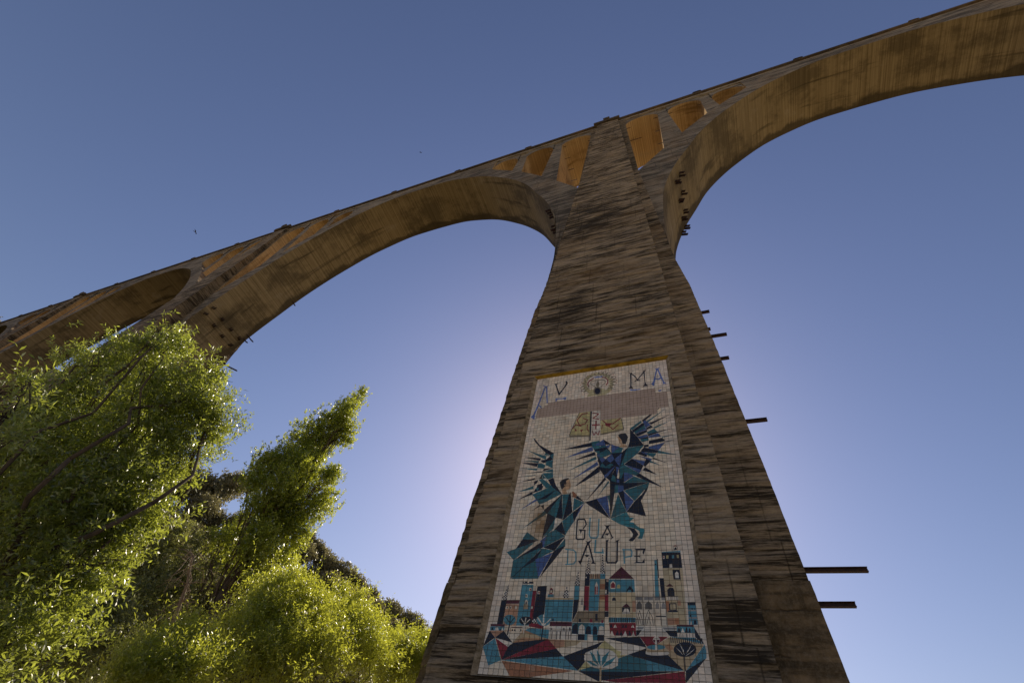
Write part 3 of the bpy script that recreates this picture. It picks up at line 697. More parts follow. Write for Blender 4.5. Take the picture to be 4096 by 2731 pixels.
ART = r'''lb:295,381 346,392 216,1248 146,1646 156,1861 25,1719 93,1618 169,1239
lb:328,388 372,398 489,1202 455,1219
lb:212,309 290,376 359,399 426,345 416,391 369,428 322,456 254,387
lb:191,1220 286,1296 329,1395 291,1392 246,1316 192,1276
nv:599,323 645,355 730,331 682,402 715,516 817,828 806,951 755,794 656,460
nv:947,289 1002,313 1041,379 1037,459 969,596 826,915 802,942 791,859 932,573 983,426 977,361
lb:715,1044 929,1083 1052,1042 1042,1172 982,1135 863,1111 768,1109 763,1190 725,1183
nv:2904,349 2955,370 3001,352 2986,394 2970,947 2985,1015 3015,1093 2878,1052 2923,995 2937,900 2939,414
nv:2974,385 3031,453 3104,573 3147,709 3129,741 3083,617 3016,499 2973,439
nv:3134,716 3328,404 3349,440 3154,747
nv:3322,346 3431,341 3369,393 3361,474 3359,877 3378,959 3432,1072 3321,1053 3265,1083 3322,985 3335,910 3328,507 3324,424
nv:3048,810 3069,747 3142,724 3201,747 3242,810 3196,788 3122,771 3079,789
lb:2917,1087 3021,1129 3206,1139 3219,1169 3057,1184 2931,1157
lb:3694,375 3736,385 3672,630 3620,935 3583,1105 3514,1009 3572,905 3632,641
lb:3719,381 3756,390 3823,746 3869,992 3936,1087 3865,1063 3821,1083 3831,983 3768,693
lb:3642,314 3711,350 3804,319 3747,407 3692,404
lb:3627,764 3714,825 3787,753 3800,814 3729,868 3629,825
lb:3666,1298 3790,1283 3743,1355 3692,1344
yl:2455,774 2421,964 2326,1109 2183,1188 2012,1192 1837,1118 1683,975 1572,782 1525,567 1550,364 1647,205 1799,119 1983,120 2166,207 2319,364 2420,563
wh:2337,727 2313,872 2242,982 2135,1043 2008,1045 1878,989 1764,880 1683,735 1649,574 1668,422 1740,304 1851,240 1986,240 2121,303 2234,420 2310,569
yl:1796,852 2195,917 2264,1185 1677,1162
ol:1772,538 1821,484 1806,455 1757,509
ol:1804,491 2008,504 2004,470 1800,457
ol:1995,503 2129,511 2126,477 1991,469
ol:2111,502 2191,581 2200,553 2120,474
ol:1761,504 1749,601 1767,613 1780,515
ol:1749,603 1816,690 1826,669 1759,582
ol:1807,679 1935,817 1944,795 1815,656
ol:2060,489 2180,543 2182,515 2062,460
ol:2165,529 2214,614 2227,597 2178,511
ol:2210,583 2187,677 2205,691 2227,598
ol:2196,659 2064,793 2076,818 2208,684
rd:1738,727 1685,600 1661,619 1714,746
rd:1692,643 1704,515 1673,499 1662,628
rd:1693,548 1757,459 1734,421 1670,510
rd:1741,475 1862,383 1844,339 1723,432
rd:2101,388 2221,447 2225,403 2105,343
rd:2197,422 2278,576 2299,550 2219,396
rd:2268,534 2269,685 2299,692 2297,541
rd:2277,649 2222,749 2245,782 2301,682
ol:1986,494 2035,660 2021,779 1975,793 1933,740 1936,638
lb:1818,297 1913,319 1967,289 2036,326 2147,289 2091,365 1996,359 1900,363
ol:2112,998 2104,1065 2078,1118 2039,1149 1991,1153 1943,1129 1901,1082 1872,1017 1860,945 1867,876 1893,822 1933,790 1981,787 2030,811 2072,860 2101,926
nv:2066,988 2061,1040 2044,1081 2019,1105 1988,1109 1956,1092 1929,1057 1909,1008 1901,954 1906,901 1922,859 1948,835 1980,831 2012,848 2039,884 2058,934
cr:1498,1785 1811,1785 1826,2701 1264,2614 1389,2207
cr:2104,2150 2668,2184 2722,2604 2414,2663 2117,2683
pg:1848,1792 2096,1786 2109,2731 1878,2716
nv:1811,1785 1853,1784 1860,2901 1823,2896
ol:1265,2618 1823,2700 1821,2772 1265,2692
ol:2111,2690 2722,2604 2727,2661 2113,2750
nv:1492,1761 1365,2204 1379,2215 1506,1772
nv:1368,2194 1257,2626 1271,2636 1382,2204
nv:2646,2177 2717,2622 2730,2620 2659,2175
rd:1735,1836 1568,1844 1574,1883 1741,1875
rd:1572,1841 1425,2086 1448,2114 1595,1870
rd:1425,2089 1522,2307 1544,2293 1448,2074
rd:1526,2310 1701,2272 1693,2236 1516,2274
rd:1698,2275 1758,2124 1734,2101 1674,2253
rd:1754,2110 1615,2016 1607,2050 1746,2143
rd:1334,2420 1438,2259 1416,2232 1312,2393
rd:1411,2265 1581,2359 1587,2325 1417,2231
rd:1417,2393 1474,2501 1409,2491
rd:1554,2474 1647,2457 1589,2565
rd:1739,2292 1731,2469 1755,2477 1763,2300
rd:1730,2463 1786,2565 1804,2549 1748,2447
rd:1871,1889 2052,1967 2056,1931 1874,1852
rd:2044,1923 1880,2075 1897,2107 2061,1956
rd:1885,2100 2067,2175 2070,2140 1888,2064
rd:1963,2184 1967,2512 2002,2518 1998,2191
rd:1875,2371 2090,2383 2086,2335 1871,2322
rd:1879,2559 1933,2738 1954,2730 1900,2551
rd:1947,2742 2007,2621 1987,2601 1927,2722
rd:1980,2618 2049,2750 2066,2735 1998,2603
rd:2062,2749 2096,2591 2074,2579 2041,2736
rd:2141,2216 2270,2370 2285,2344 2156,2190
rd:2264,2366 2449,2396 2449,2361 2264,2331
rd:2443,2398 2653,2222 2638,2191 2428,2367
rd:2229,2343 2413,2365 2344,2479 2244,2432
rd:2344,2486 2440,2610 2456,2586 2360,2462
rd:2445,2611 2595,2447 2578,2419 2428,2583
rd:2147,2358 2135,2551 2158,2558 2170,2365
nv:2033,3397 2205,2909 2407,3113 2655,3402 2799,3268 2714,3779 2694,4319 2681,4516 2377,4491 2375,4239 2236,4076 2124,3871 2103,3676
nv:2375,4361 2685,4388 2689,4529 2568,4575 2487,4596 2393,5224 2379,4913
nv:2876,2617 2967,2796 3050,2931 3199,3241 2810,3262 2858,3077 2876,2852
tl:2876,2625 3163,2389 3194,2451 2931,2692
nv:2930,2697 3192,2491 3237,2483 3318,2439 3256,2550 2978,2774 2955,2794
nv:3185,2387 3423,2181 3493,2185 3230,2443
nv:3609,2028 3665,1967 3707,1969 3606,2070
tl:3305,2436 3819,2051 3341,2477
bl:3211,2452 3276,2390 3333,2473 3266,2569
nv:3361,2506 3907,2286 3420,2571
tl:3451,2675 3920,2493 3497,2717
bl:3245,2548 3312,2439 3405,2581 3272,2671
nv:3272,2679 3409,2595 3456,2668 3291,2732
tl:2979,2766 3244,2561 3272,2679 3004,2843
bl:3068,2764 3283,2676 3297,2729 3032,2829
nv:3004,2843 3291,2736 3309,2808 3062,2928 3040,2906
tl:3303,2815 3484,2716 3548,2837 3316,2881
nv:3315,2886 3546,2834 3933,2771 3565,2873 3317,2957
bl:3050,2938 3304,2892 3317,2957 3102,3017
bl:3327,2959 3564,2885 3631,3008 3324,3018
nv:3102,3017 3316,2962 3324,3023 3144,3045
tl:3112,3041 3324,3026 3325,3097 3162,3137
nv:3327,3112 3657,3053 3713,3173 3318,3224
nv:3203,3230 3317,3228 3308,3302 3207,3310
tl:3640,3013 3968,3002 3658,3051
nv:3708,3180 3995,3145 3718,3206
bl:3313,3300 3710,3209 3533,3445 3310,3352
tl:2808,3269 3199,3241 3029,3491 2800,3700 2605,3844 2753,3385
nv:3135,3369 3207,3307 3545,3457 3487,3522 3120,3449
tl:3533,3453 3992,3650 3496,3531
nv:3016,3486 3105,3430 3259,3550 3243,3617
bl:3115,3445 3278,3487 3259,3550
tl:3276,3486 3488,3531 3396,3649 3257,3556
nv:3396,3650 3733,3869 3366,3686
bl:3027,3533 3375,3691 3328,3749
tl:3331,3738 3552,3901 3303,3787
bl:2902,3629 3208,3740 3158,3864
nv:2711,3781 2897,3626 3160,3868 3106,3990
nv:3230,3667 3336,3741 3197,3908 3161,3864
nv:3194,3916 3462,4168 3134,4000
bl:2714,3785 3108,3988 3057,4083
tl:2706,3785 3058,4087 2968,4145 2699,4014
nv:3056,4084 3560,4527 3243,4347 2966,4144
tl:2932,4151 3270,4347 2699,4322 2808,4241
nv:2686,4321 3270,4351 2681,4519
bl:2704,4018 2802,4048 2932,4145 2808,4229 2699,4307
tl:2721,4522 3270,4353 3211,4563
bl:2401,3104 2599,3210 2419,3401
tl:2596,3212 2697,3262 2655,3394 2419,3408
nv:2660,3398 2801,3266 2620,3846 2642,3556
bl:2477,3603 2657,3428 2607,3851
bl:2270,3585 2413,3419 2476,3586 2387,3690
bl:2102,3538 2187,3499 2263,3582 2174,3666
tl:2033,3397 2290,3250 2410,3407 2182,3504 2099,3530
wh:2260,3565 2402,3428 2325,3461 2204,3504
bl:1978,3081 2199,2906 2250,3122 2071,3116
wh:2253,3092 2392,3096 2312,3249
bl:2265,3139 2387,3099 2312,3241
wh:2323,3243 2399,3112 2408,3392
tl:1980,3138 2254,3130 2272,3169 1982,3214
tl:2122,3803 2180,3671 2264,3797 2393,3711 2458,3771 2362,3862
bl:2522,3825 2603,3871 2552,4091 2530,4066
bl:2223,4084 2511,3790 2384,4008 2267,4154
tl:2603,3871 2703,3782 2699,4014 2634,4212 2601,4183
tl:2396,4228 2437,4057 2510,4136 2520,4284
wh:2421,4055 2522,3839 2448,3985
wh:2580,3906 2596,4105 2583,4194 2536,4164
bl:2536,4190 2593,4221 2592,4310 2531,4292
tl:1875,2956 2103,2926 2110,3215 1957,3228 1913,3115
bl:1952,3082 2104,2973 2107,3095
nv:1099,3115 1586,3022 1878,2969 1915,3103 1521,3127
bl:1215,3404 1915,3112 1949,3257
nv:1412,3522 1979,3299 2017,3412
tl:1304,3843 2013,3449 2038,3544
bl:1439,4115 2057,3619 2088,3733
nv:1515,4332 2100,3770 2124,3789 2128,3942 1807,4163
tl:1970,3272 2110,3215 2114,3363 2064,3364
nv:1963,3219 2110,3200 2112,3282 1976,3272
bl:2048,3406 2114,3370 2118,3522
nv:2059,3587 2118,3537 2123,3734
nv:1811,4775 2249,4114 2288,4186
tl:2078,4680 2333,4230 2363,4269
bl:2070,4705 2319,4638 2389,5226
tl:2319,4645 2377,4626 2379,4916
nv:1807,4779 2070,4706 2389,5245 1924,4885
nv:2377,4622 2487,4582 2393,5230
wh:2481,4593 2560,4574 2398,5224
tl:2562,4613 2740,5082 2398,5239
nv:2565,4575 2685,4526 2742,5082
bl:2688,4543 2908,4831 2745,5082 2712,4830
tl:2694,4530 3027,4444 3242,4437 2923,4828
nv:2689,4526 2685,4388 3016,4418
tl:2487,4371 2571,4378 2562,4577 2481,4591
bl:2569,4378 2688,4388 2689,4529 2562,4577
nv:3245,4438 3186,4601 3060,4832 3150,5226 2745,5089 2923,4832 3084,4671
te:2398,5245 2740,5086 2812,5235 2905,5243 2804,5339 2883,5362 2954,5450 3025,5495 3096,5516 3106,5552 3044,5741 2956,5730 3003,5640 2991,5558 2879,5488 2711,5440 2562,5366
nv:2727,5447 2899,5507 2974,5639 2859,5786 2807,5789 2765,5759 2846,5694 2864,5623 2814,5538
br:2575,2807 2640,2767 2765,2770 2826,2914 2765,3142 2681,3123 2660,2992 2615,2955
sk:2557,2870 2582,2855 2660,2992 2677,3130 2768,3157 2801,3257 2701,3244 2602,3209 2636,3151 2592,3040
nv:233,2564 282,2618 466,2872 901,3213 815,3281 667,3171 384,2835 289,2708
tl:90,2986 511,3207 692,3275 695,3402 576,3328
nv:81,3248 568,3339 533,3420
tl:63,3368 524,3424 506,3492
nv:16,3426 503,3496 480,3614
tl:35,3614 497,3671 492,3738
nv:91,3797 509,3777 661,3778 657,3812
tl:76,3885 483,3873 479,3906
nv:30,4075 484,3964 485,4025
tl:194,4320 484,4210 483,4295
tl:667,3168 792,3275 624,3243
tl:791,3283 895,3217 891,3425
nv:549,3419 707,3400 804,3292 894,3422 649,3515
tl:717,3476 894,3430 919,3711 717,3581
tl:500,3513 613,3520 708,3585 684,3693 495,3652
nv:684,3698 908,3714 656,3776
tl:657,3788 927,3728 945,3841
tl:654,3837 940,3845 968,4000 821,4050
nv:651,3858 598,4008 674,4015
tl:643,3843 784,4009 687,4017
nv:969,4004 1096,4347 1053,4392 950,4269 834,4058
tl:586,4032 689,4011 819,4122 964,4271 819,4311
nv:472,4079 577,4035 563,4125 488,4189
nv:573,4194 705,4138 699,4271 566,4313
nv:1059,4245 1237,4514 1177,4509 944,4234
tl:482,4465 947,4262 1218,4512 799,4738 701,4760 620,4637
nv:620,4640 1078,4378 847,4613
nv:545,4291 746,4217 711,4350 498,4422
tl:66,4368 482,4206 487,4304
nv:120,4596 480,4373 490,4462
bl:207,4903 609,4590 637,4648
nv:521,4943 717,4769 747,4805
tl:384,5385 848,4952 936,5017
nv:745,4805 819,4776 838,4922
nv:834,4936 1231,4514 1252,4541 1132,5155 934,5037
tl:937,5010 1231,4522 1158,5150
nv:1153,5150 1238,4530 1311,5192
tl:1248,4523 1424,4523 1350,4955 1311,5218
nv:1414,4539 1445,4467 1529,5020 1316,5231 1351,4952
tl:1539,4648 1799,4785 1535,5007
nv:1551,4638 1620,4595 1805,4781
nv:1531,5033 1732,4866 1581,5283
bl:1716,4871 1794,4796 1618,5183
tl:1311,5243 1535,5028 1577,5283 1528,5357 1410,5600
nv:934,5037 1158,5154 881,5653 894,5479
tl:880,5665 1146,5151 1127,5426
pg:1137,5166 1299,5247 1129,5426
nv:1137,5452 1305,5251 1418,5601
bl:851,5713 1097,5470 999,5850 941,5866
tl:983,5545 1177,5449 1413,5616 952,5861
nv:947,5867 1414,5626 1205,5951
tl:1213,5945 1418,5669 1434,5852
nv:434,5646 817,5691 296,5895
tl:422,5645 506,5476 811,5687
tl:100,5947 740,5728 308,6143
nv:306,6143 904,5722 934,5866
tl:931,5882 1195,5948 816,6137
tl:291,6150 839,5883 918,5888 309,6554
nv:308,6548 929,5883 816,6153 371,6505
tl:320,6554 575,6295 818,6151 924,6552
bl:799,6132 1172,5987 921,6542
nv:937,6553 1429,5855 1427,5828 1189,5955
te:545,4291 621,4267 611,4387
br:1146,4165 1203,4087 1357,4048 1379,4080 1309,4140 1317,4236 1260,4241 1304,4311 1225,4391 1173,4273
sk:1308,4129 1380,4093 1431,4244 1438,4338 1359,4344 1301,4310 1262,4242 1317,4236
sk:1220,4388 1296,4292 1439,4308 1431,4369 1332,4417 1368,4517 1251,4515
te2:1471,4472 1510,4457 1612,4576 1554,4645 1494,4609 1505,4561
nv:1884,5354 1846,5241 1816,5250 1854,5364
nv:1853,5257 1821,5201 1794,5218 1827,5274
nv:1822,5202 1675,5194 1677,5230 1824,5238
nv:1680,5192 1638,5241 1663,5267 1705,5218
nv:1640,5234 1645,5677 1676,5680 1673,5238
nv:1642,5670 1681,5721 1704,5701 1666,5650
nv:1678,5719 1832,5721 1830,5688 1675,5686
nv:1829,5723 1861,5679 1835,5657 1804,5701
nv:1858,5687 1858,5485 1826,5482 1827,5684
nv:1858,5333 1792,5448 1816,5465 1881,5350
nv:1712,5489 1854,5505 1854,5478 1712,5462
nv:1722,5470 1779,5491 1754,5584
l2:1929,5187 1926,5603 1955,5606 1959,5190
l2:1924,5591 1959,5688 1986,5679 1951,5582
l2:1961,5689 2114,5702 2115,5671 1961,5658
l2:2114,5702 2148,5640 2124,5623 2090,5685
l2:2146,5650 2157,5227 2128,5223 2118,5647
nv:2319,5415 2202,5679 2228,5694 2345,5431
nv:2312,5428 2424,5701 2449,5689 2338,5416
nv:2254,5376 2323,5407 2390,5377 2358,5447 2305,5445
nv:2168,5693 2258,5666 2253,5694
nv:2399,5746 2472,5668 2420,5672
nv:2269,5589 2375,5582 2331,5644
l2:1486,5924 1502,6256 1528,6258 1513,5926
l2:1441,5936 1624,5957 1624,5930 1441,5908
l2:1602,5947 1673,6011 1689,5991 1618,5927
l2:1661,5987 1675,6194 1701,6194 1687,5988
l2:1681,6172 1634,6244 1656,6260 1703,6188
l2:1654,6232 1467,6247 1472,6273 1659,6258
nv:1911,5767 1775,6192 1808,6205 1945,5782
nv:1910,5778 2041,6230 2073,6221 1944,5770
nv:1860,5739 1924,5767 2006,5715 1958,5800 1901,5792
nv:1734,6185 1828,6176 1787,6272
nv:2007,6254 2038,6191 2115,6256
nv:1849,6054 1977,6063 1913,6111
l2:2070,5720 2057,6014 2087,6018 2100,5724
l2:2063,6021 2260,6039 2261,6008 2064,5990
l2:2223,5999 2235,5885 2265,6036
nv:2306,5740 2304,6209 2339,6211 2342,5742
nv:2302,6198 2333,6255 2363,6238 2332,6181
nv:2333,6255 2516,6258 2516,6222 2332,6219
nv:2513,6260 2551,6205 2523,6184 2485,6238
nv:2548,6215 2557,5761 2522,5759 2513,6214
nv:2293,5757 2366,5723 2340,5790
nv:2494,5770 2588,5731 2543,5809
l2:2656,5959 2662,6263 2690,6262 2685,5958
l2:2637,5979 2820,5986 2821,5958 2637,5950
l2:2797,5969 2820,6029 2844,6019 2822,5958
l2:2817,6006 2805,6120 2830,6123 2843,6009
l2:2825,6099 2689,6114 2691,6141 2827,6126
nv:2916,5950 2905,6251 2930,6251 2942,5951
nv:2877,5950 3101,5951 3059,6084 3033,6043 3052,5986 2923,5988
nv:2871,6122 2987,6124 2988,6104 2871,6103
nv:2987,6051 2965,6111 2997,6157 2955,6124 2956,6101
nv:2847,6254 2923,6225 3021,6234 3070,6160 3068,6258
nv:200,6987 314,6976 321,7441 199,7444
ck:292,6664 317,6981 206,6976
dr:316,6986 592,6981 588,7055 312,7058
sa:315,7061 590,7063 592,7462 327,7468
sb:587,6676 838,6676 856,7243 929,7453 598,7461
nv:594,6651 591,6610 615,6610 621,6634 647,6634 645,6610 693,6611 699,6634 736,6634 735,6611 828,6611 835,6655
wh:756,6744 809,6739 813,6802 763,6802
rd:771,6757 798,6757 798,6790 774,6790
wh:694,6870 741,6867 749,6929 700,6930
nv:707,6882 731,6882 733,6914 709,6914
wh:707,7002 729,6970 766,7000 773,7061 711,7061
nv:720,7017 749,7017 754,7061 724,7061
sd:688,7064 780,7061 787,7155 698,7156
nv:703,7062 713,7155 718,7155 709,7062
nv:730,7062 740,7155 745,7155 735,7062
nv:757,7061 766,7155 771,7155 762,7062
rd:843,6798 920,6794 919,6991 919,7374 854,7310 844,7060
nv:927,6708 1128,6703 1138,7267 983,7336 915,7337
wh:946,6803 1002,6803 1004,6863 949,6863
rd:959,6815 990,6815 992,6851 960,6851
wh:854,7104 885,7103 888,7149 856,7149
wh:320,7105 375,7105 378,7154 323,7155
nv:340,7115 361,7115 364,7149 342,7149
wh:398,7101 439,7100 446,7156 404,7156
nv:408,7117 429,7117 434,7151 412,7151
wh:513,7099 558,7099 564,7156 519,7157
rd:1165,6867 1231,6833 1284,6866
sb:1167,6870 1290,6869 1290,6924 1168,6922
nv:1193,6835 1202,6759 1255,6759 1270,6835
wh:1212,6830 1213,6781 1238,6781 1250,6830
rd:1192,6767 1225,6732 1261,6771
sb:1132,6971 1691,6967 1687,7366 1151,7369
sd:1132,6928 1688,6929 1691,6969 1132,6971
nv:1144,6994 1684,6992 1684,6986 1143,6988
nv:1168,7154 1391,7148 1390,7141 1167,7147
nv:1468,7148 1690,7145 1690,7141 1468,7144
ck:1545,6727 1599,6929 1477,6925
sb:1697,6697 1791,6697 1798,6966 1706,6967
ck:1754,6376 1797,6696 1694,6696
nv:1701,6969 1798,6966 1785,7180 1698,7366
nv:1899,6451 1994,6452 1992,6701 1897,6701
wh:1911,6521 1931,6521 1931,6547 1910,6547
ck:1960,6075 1999,6457 1897,6456
ck:2239,6040 2294,6460 2199,6459
rd:1892,6704 1990,6709 1995,7165 1904,7162
nv:1901,7072 1935,7071 1935,7166 1901,7167
sd:1992,6463 2198,6465 2196,6566 1995,6565
dr:2013,6463 2031,6463 2031,6565 2013,6565
nv:2049,6463 2069,6464 2070,6565 2048,6565
dr:2095,6464 2115,6464 2114,6566 2094,6566
nv:2130,6464 2151,6464 2151,6566 2128,6566
dr:2166,6465 2186,6465 2186,6566 2166,6566
sb:1997,6566 2201,6567 2182,7167 2001,7170
pg:2101,6699 2130,6614 2164,6699 2165,6867 2100,6868
rd:2103,6719 2125,6709 2128,6866 2106,6866
rd:2135,6714 2158,6709 2159,6866 2138,6866
sb:2199,6465 2299,6466 2301,6567 2197,6566
nv:2257,6486 2273,6486 2274,6509 2258,6509
te2:2194,6569 2301,6570 2296,6867 2194,6867
sd:2194,6569 2301,6570 2300,6665 2196,6665
sd:2196,6768 2297,6768 2296,6867 2196,6867
sd:2194,6870 2300,6867 2300,7170 2183,7171
te2:2194,6870 2300,6867 2300,6960 2191,6961
nv:2297,6565 2370,6565 2368,6867 2297,6867
wh:2302,6778 2331,6778 2330,6848 2301,6848
wh:2327,6580 2363,6580 2364,6622 2327,6622
rd:2339,6585 2357,6585 2357,6613 2339,6613
rd:2297,6875 2368,6869 2371,7169 2301,7165
nv:2299,7174 2371,7171 2372,7271 2300,7273
dr:2617,6325 2850,6566 2368,6562
sb:2368,6575 2856,6578 2862,6822 2371,6823
wh:2403,6646 2452,6606 2498,6646 2498,6757 2404,6757
rd:2413,6670 2452,6626 2489,6671 2489,6741 2414,6741
cr:2518,6749 2530,6685 2569,6671 2590,6700 2589,6751
sy:2371,6826 2867,6825 2864,7266 2375,7276
nv:2703,6822 2716,6768 2770,6702 2835,6777 2829,6822 2801,6822 2787,6778 2739,6778 2715,6822
dr:2619,7093 2701,7024 2766,7091
nv:2619,7095 2766,7093 2763,7185 2618,7187
pg:2636,7178 2662,7120 2727,7119 2750,7176
pg:2620,7185 2763,7183 2763,7209 2619,7212
nv:2432,6979 2443,6931 2472,6914 2500,6930 2512,6979
sb:2448,6907 2472,6883 2498,6907
sa:2809,6974 2864,6974 2868,7172 2807,7173
sb:2375,7277 2860,7272 2857,7353 2376,7364
bs:1797,7176 2299,7171 2299,7365 1699,7375
nv:1821,7316 1863,7315 1866,7371 1824,7372
rd:2026,7312 2077,7311 2080,7370 2029,7371
nv:2126,7219 2169,7218 2173,7337 2130,7338
rd:2243,7328 2275,7325 2276,7375 2244,7375
gy:1841,7063 1845,6983 1861,6915 1881,6982 1886,7063
sy:3401,6368 3756,6368 3724,7378 3395,7386 3403,6953 3405,6654
nv:3403,6049 3754,6053 3754,6365 3402,6365
sb:3407,6036 3756,6019 3754,6050 3406,6049
nv:3642,6000 3653,5960 3671,5942 3688,5961 3691,6002
rd:3628,5927 3671,5898 3704,5924
nv:3629,5928 3640,6020 3644,6019 3634,5927
nv:3702,5926 3715,6009 3719,6008 3706,5925
pg:3417,6118 3450,6117 3447,6178 3417,6178
rd:3424,6126 3442,6126 3440,6166 3423,6165
cr:3482,6109 3524,6108 3518,6175 3479,6174
l2:3589,6107 3628,6106 3624,6172 3585,6171
cr:3678,6104 3714,6102 3711,6169 3676,6168
pg:3530,6288 3572,6287 3576,6354 3521,6359
nv:3570,6402 3700,6402 3698,6586 3575,6585
pg:3609,6467 3645,6431 3674,6461 3674,6560 3609,6559
dr:3425,6718 3500,6657 3559,6718
nv:3443,6777 3489,6733 3551,6739 3569,6786 3563,6889 3444,6889
pg:3417,6892 3622,6886 3618,6960 3415,6967
nv:3419,6898 3621,6892 3621,6886 3419,6892
nv:3418,6965 3618,6961 3619,6956 3418,6959
nv:3454,6893 3450,6963 3454,6963 3459,6893
nv:3490,6893 3485,6963 3489,6963 3494,6893
nv:3525,6893 3520,6963 3524,6962 3529,6893
nv:3560,6893 3555,6962 3559,6962 3564,6893
nv:3595,6893 3590,6962 3594,6962 3600,6892
te2:3400,6978 3456,6978 3445,7165 3397,7166
sa:3607,6968 3659,6967 3658,7056 3602,7056
nv:3452,7016 3583,7011 3574,7137 3447,7139
sy:3472,7033 3564,7030 3560,7120 3468,7123
nv:3516,7029 3511,7122 3516,7122 3521,7029
nv:3430,7142 3591,7137 3588,7167 3427,7169
sa:3397,7269 3593,7263 3590,7367 3395,7386
te2:3525,7266 3597,7263 3590,7367 3531,7373
sb:3253,6198 3298,6194 3292,6908 3219,6909
nv:3257,6271 3276,6271 3276,6302 3257,6302
nv:3305,6178 3321,6179 3314,6557 3298,6557
nv:3320,6557 3402,6558 3394,6917 3330,6917
wh:2867,6911 3404,6910 3388,7386 2863,7399
gy:2872,6914 2991,6913 2989,6966 2873,6967
gy:3023,6913 3178,6914 3176,6964 3023,6965
gy:3214,6914 3299,6913 3298,6963 3212,6964
gy:3329,6913 3400,6912 3397,6962 3327,6963
dg:2880,7129 2885,7038 2933,6981 2978,7037 2978,7128
dg:3027,7127 3035,7036 3097,6979 3156,7035 3153,7126
gy:3212,7116 3218,7043 3252,6982 3282,7042 3277,7115
gy:3313,7114 3325,7042 3356,6981 3384,7041 3386,7113
nv:2881,7402 2889,7300 2880,7300 2871,7402
nv:2888,7307 2936,7147 2927,7145 2879,7305
nv:2925,7148 2965,7297 2974,7294 2935,7145
nv:2964,7291 2973,7400 2982,7399 2974,7289
nv:2902,7401 2930,7257 2923,7256 2894,7400
nv:2922,7258 2947,7400 2955,7398 2930,7256
nv:3021,7398 3037,7272 3027,7271 3011,7398
nv:3035,7278 3094,7137 3085,7134 3026,7275
nv:3082,7138 3144,7259 3153,7255 3091,7133
nv:3142,7252 3151,7395 3160,7394 3152,7251
nv:3046,7398 3090,7254 3082,7253 3038,7396
nv:3081,7255 3118,7396 3125,7394 3089,7252
nv:2868,6907 2868,7402 2876,7401 2876,6906
nv:2995,6850 2986,7399 2994,7398 3003,6850
nv:3182,6850 3178,7394 3185,7393 3190,6849
nv:3300,6849 3285,7391 3293,7391 3308,6849
nv:3394,6849 3379,7389 3386,7388 3402,6848
nv:2870,6915 3403,6915 3404,6909 2870,6909
nv:3203,7187 3276,7186 3276,7181 3203,7182
nv:3210,7232 3383,7233 3381,7252 3208,7253
sb:3766,7047 3898,7042 3893,7366 3751,7377
nv:3768,6993 3906,6990 3899,7046 3766,7049
nv:3824,7093 3846,7092 3845,7120 3822,7120
nv:3867,7095 3884,7094 3883,7118 3867,7118
gy:3761,7124 3902,7120 3898,7145 3758,7147
nv:3780,7209 3808,7208 3805,7242 3778,7242
gy:3758,7249 3898,7242 3898,7267 3758,7271
pg:3768,7375 3793,7301 3802,7366
nv:3826,7364 3836,7308 3859,7281 3877,7307 3877,7362
te3:73,7568 795,7536 1279,7672 1285,7721 587,7760 212,7684
sa:78,7568 369,7564 212,7685
wh:370,7568 747,7561 585,7760
sd:585,7760 749,7571 1136,7635 1272,7676
te3:585,7762 771,7662 1273,7677
sb:793,7538 879,7498 1271,7515 1272,7676 1129,7644
dr:66,7442 363,7443 367,7485 71,7484
sb:71,7487 367,7485 376,7556 74,7562
nv:102,7557 107,7510 132,7510 153,7559
pg:177,7559 186,7504 203,7494 234,7507 260,7556
nv:268,7559 277,7514 312,7557
pg:317,7557 326,7499 358,7556
wh:513,7494 736,7494 742,7561 526,7565
dr:511,7486 734,7486 737,7499 514,7501
nv:525,7561 532,7514 565,7560
nv:571,7561 583,7516 616,7562
nv:698,7561 708,7515 733,7560
rd:857,7471 859,7431 918,7373 1014,7379 1132,7456 1130,7505
ck:915,7361 918,7341 998,7335 1074,7427 927,7403
sb:575,7360 572,7397 550,7429 513,7450 466,7459 416,7453 371,7433 337,7402 320,7365 322,7328 343,7295 381,7273 429,7265 480,7271 525,7292 559,7323
nv:434,7277 453,7430 477,7431 458,7278
nv:452,7416 441,7631 465,7634 477,7420
nv:348,7316 454,7417 467,7407 361,7306
nv:537,7310 460,7410 476,7420 553,7321
nv:915,7367 909,7397 884,7423 844,7441 794,7448 742,7444 696,7428 663,7403 647,7372 652,7342 677,7315 718,7297 769,7289 821,7295 867,7311 900,7336
pg:768,7312 761,7437 781,7440 788,7315
pg:761,7427 765,7609 785,7611 781,7429
pg:674,7338 759,7430 773,7420 688,7328
pg:856,7337 770,7418 784,7430 870,7348
sb:1282,7349 1277,7389 1251,7423 1209,7446 1157,7455 1103,7449 1055,7428 1020,7395 1004,7355 1009,7314 1035,7279 1078,7256 1131,7246 1185,7254 1233,7276 1267,7309
pg:1118,7251 1135,7455 1161,7455 1145,7252
pg:999,7307 1133,7451 1151,7439 1016,7295
pg:1270,7318 1143,7437 1159,7450 1286,7332
nv:1132,7449 1129,7691 1152,7692 1155,7451
nv:73,7566 209,7684 -3,7845
nv:210,7685 366,7562 585,7762
sb:-6,7852 212,7693 413,8060 182,8158
rd:222,7695 509,7831 421,8056
pg:215,7687 581,7764 508,7837
nv:419,8056 507,7833 592,7762 1264,7675 1182,7718
rd:423,8056 1181,7717 1266,7675 1443,7829
nv:428,8056 1443,7829 1578,7949
sb:428,8059 1578,7949 1854,8155
te2:423,8065 1787,8162 677,8356
sa:966,8118 1076,8127 1088,8210 981,8215
sd:1275,7682 1894,7678 1800,7763 1434,7827
sa:1275,7682 1579,7681 1588,7784 1434,7827
dr:1269,7376 1691,7372 1696,7447 1270,7454
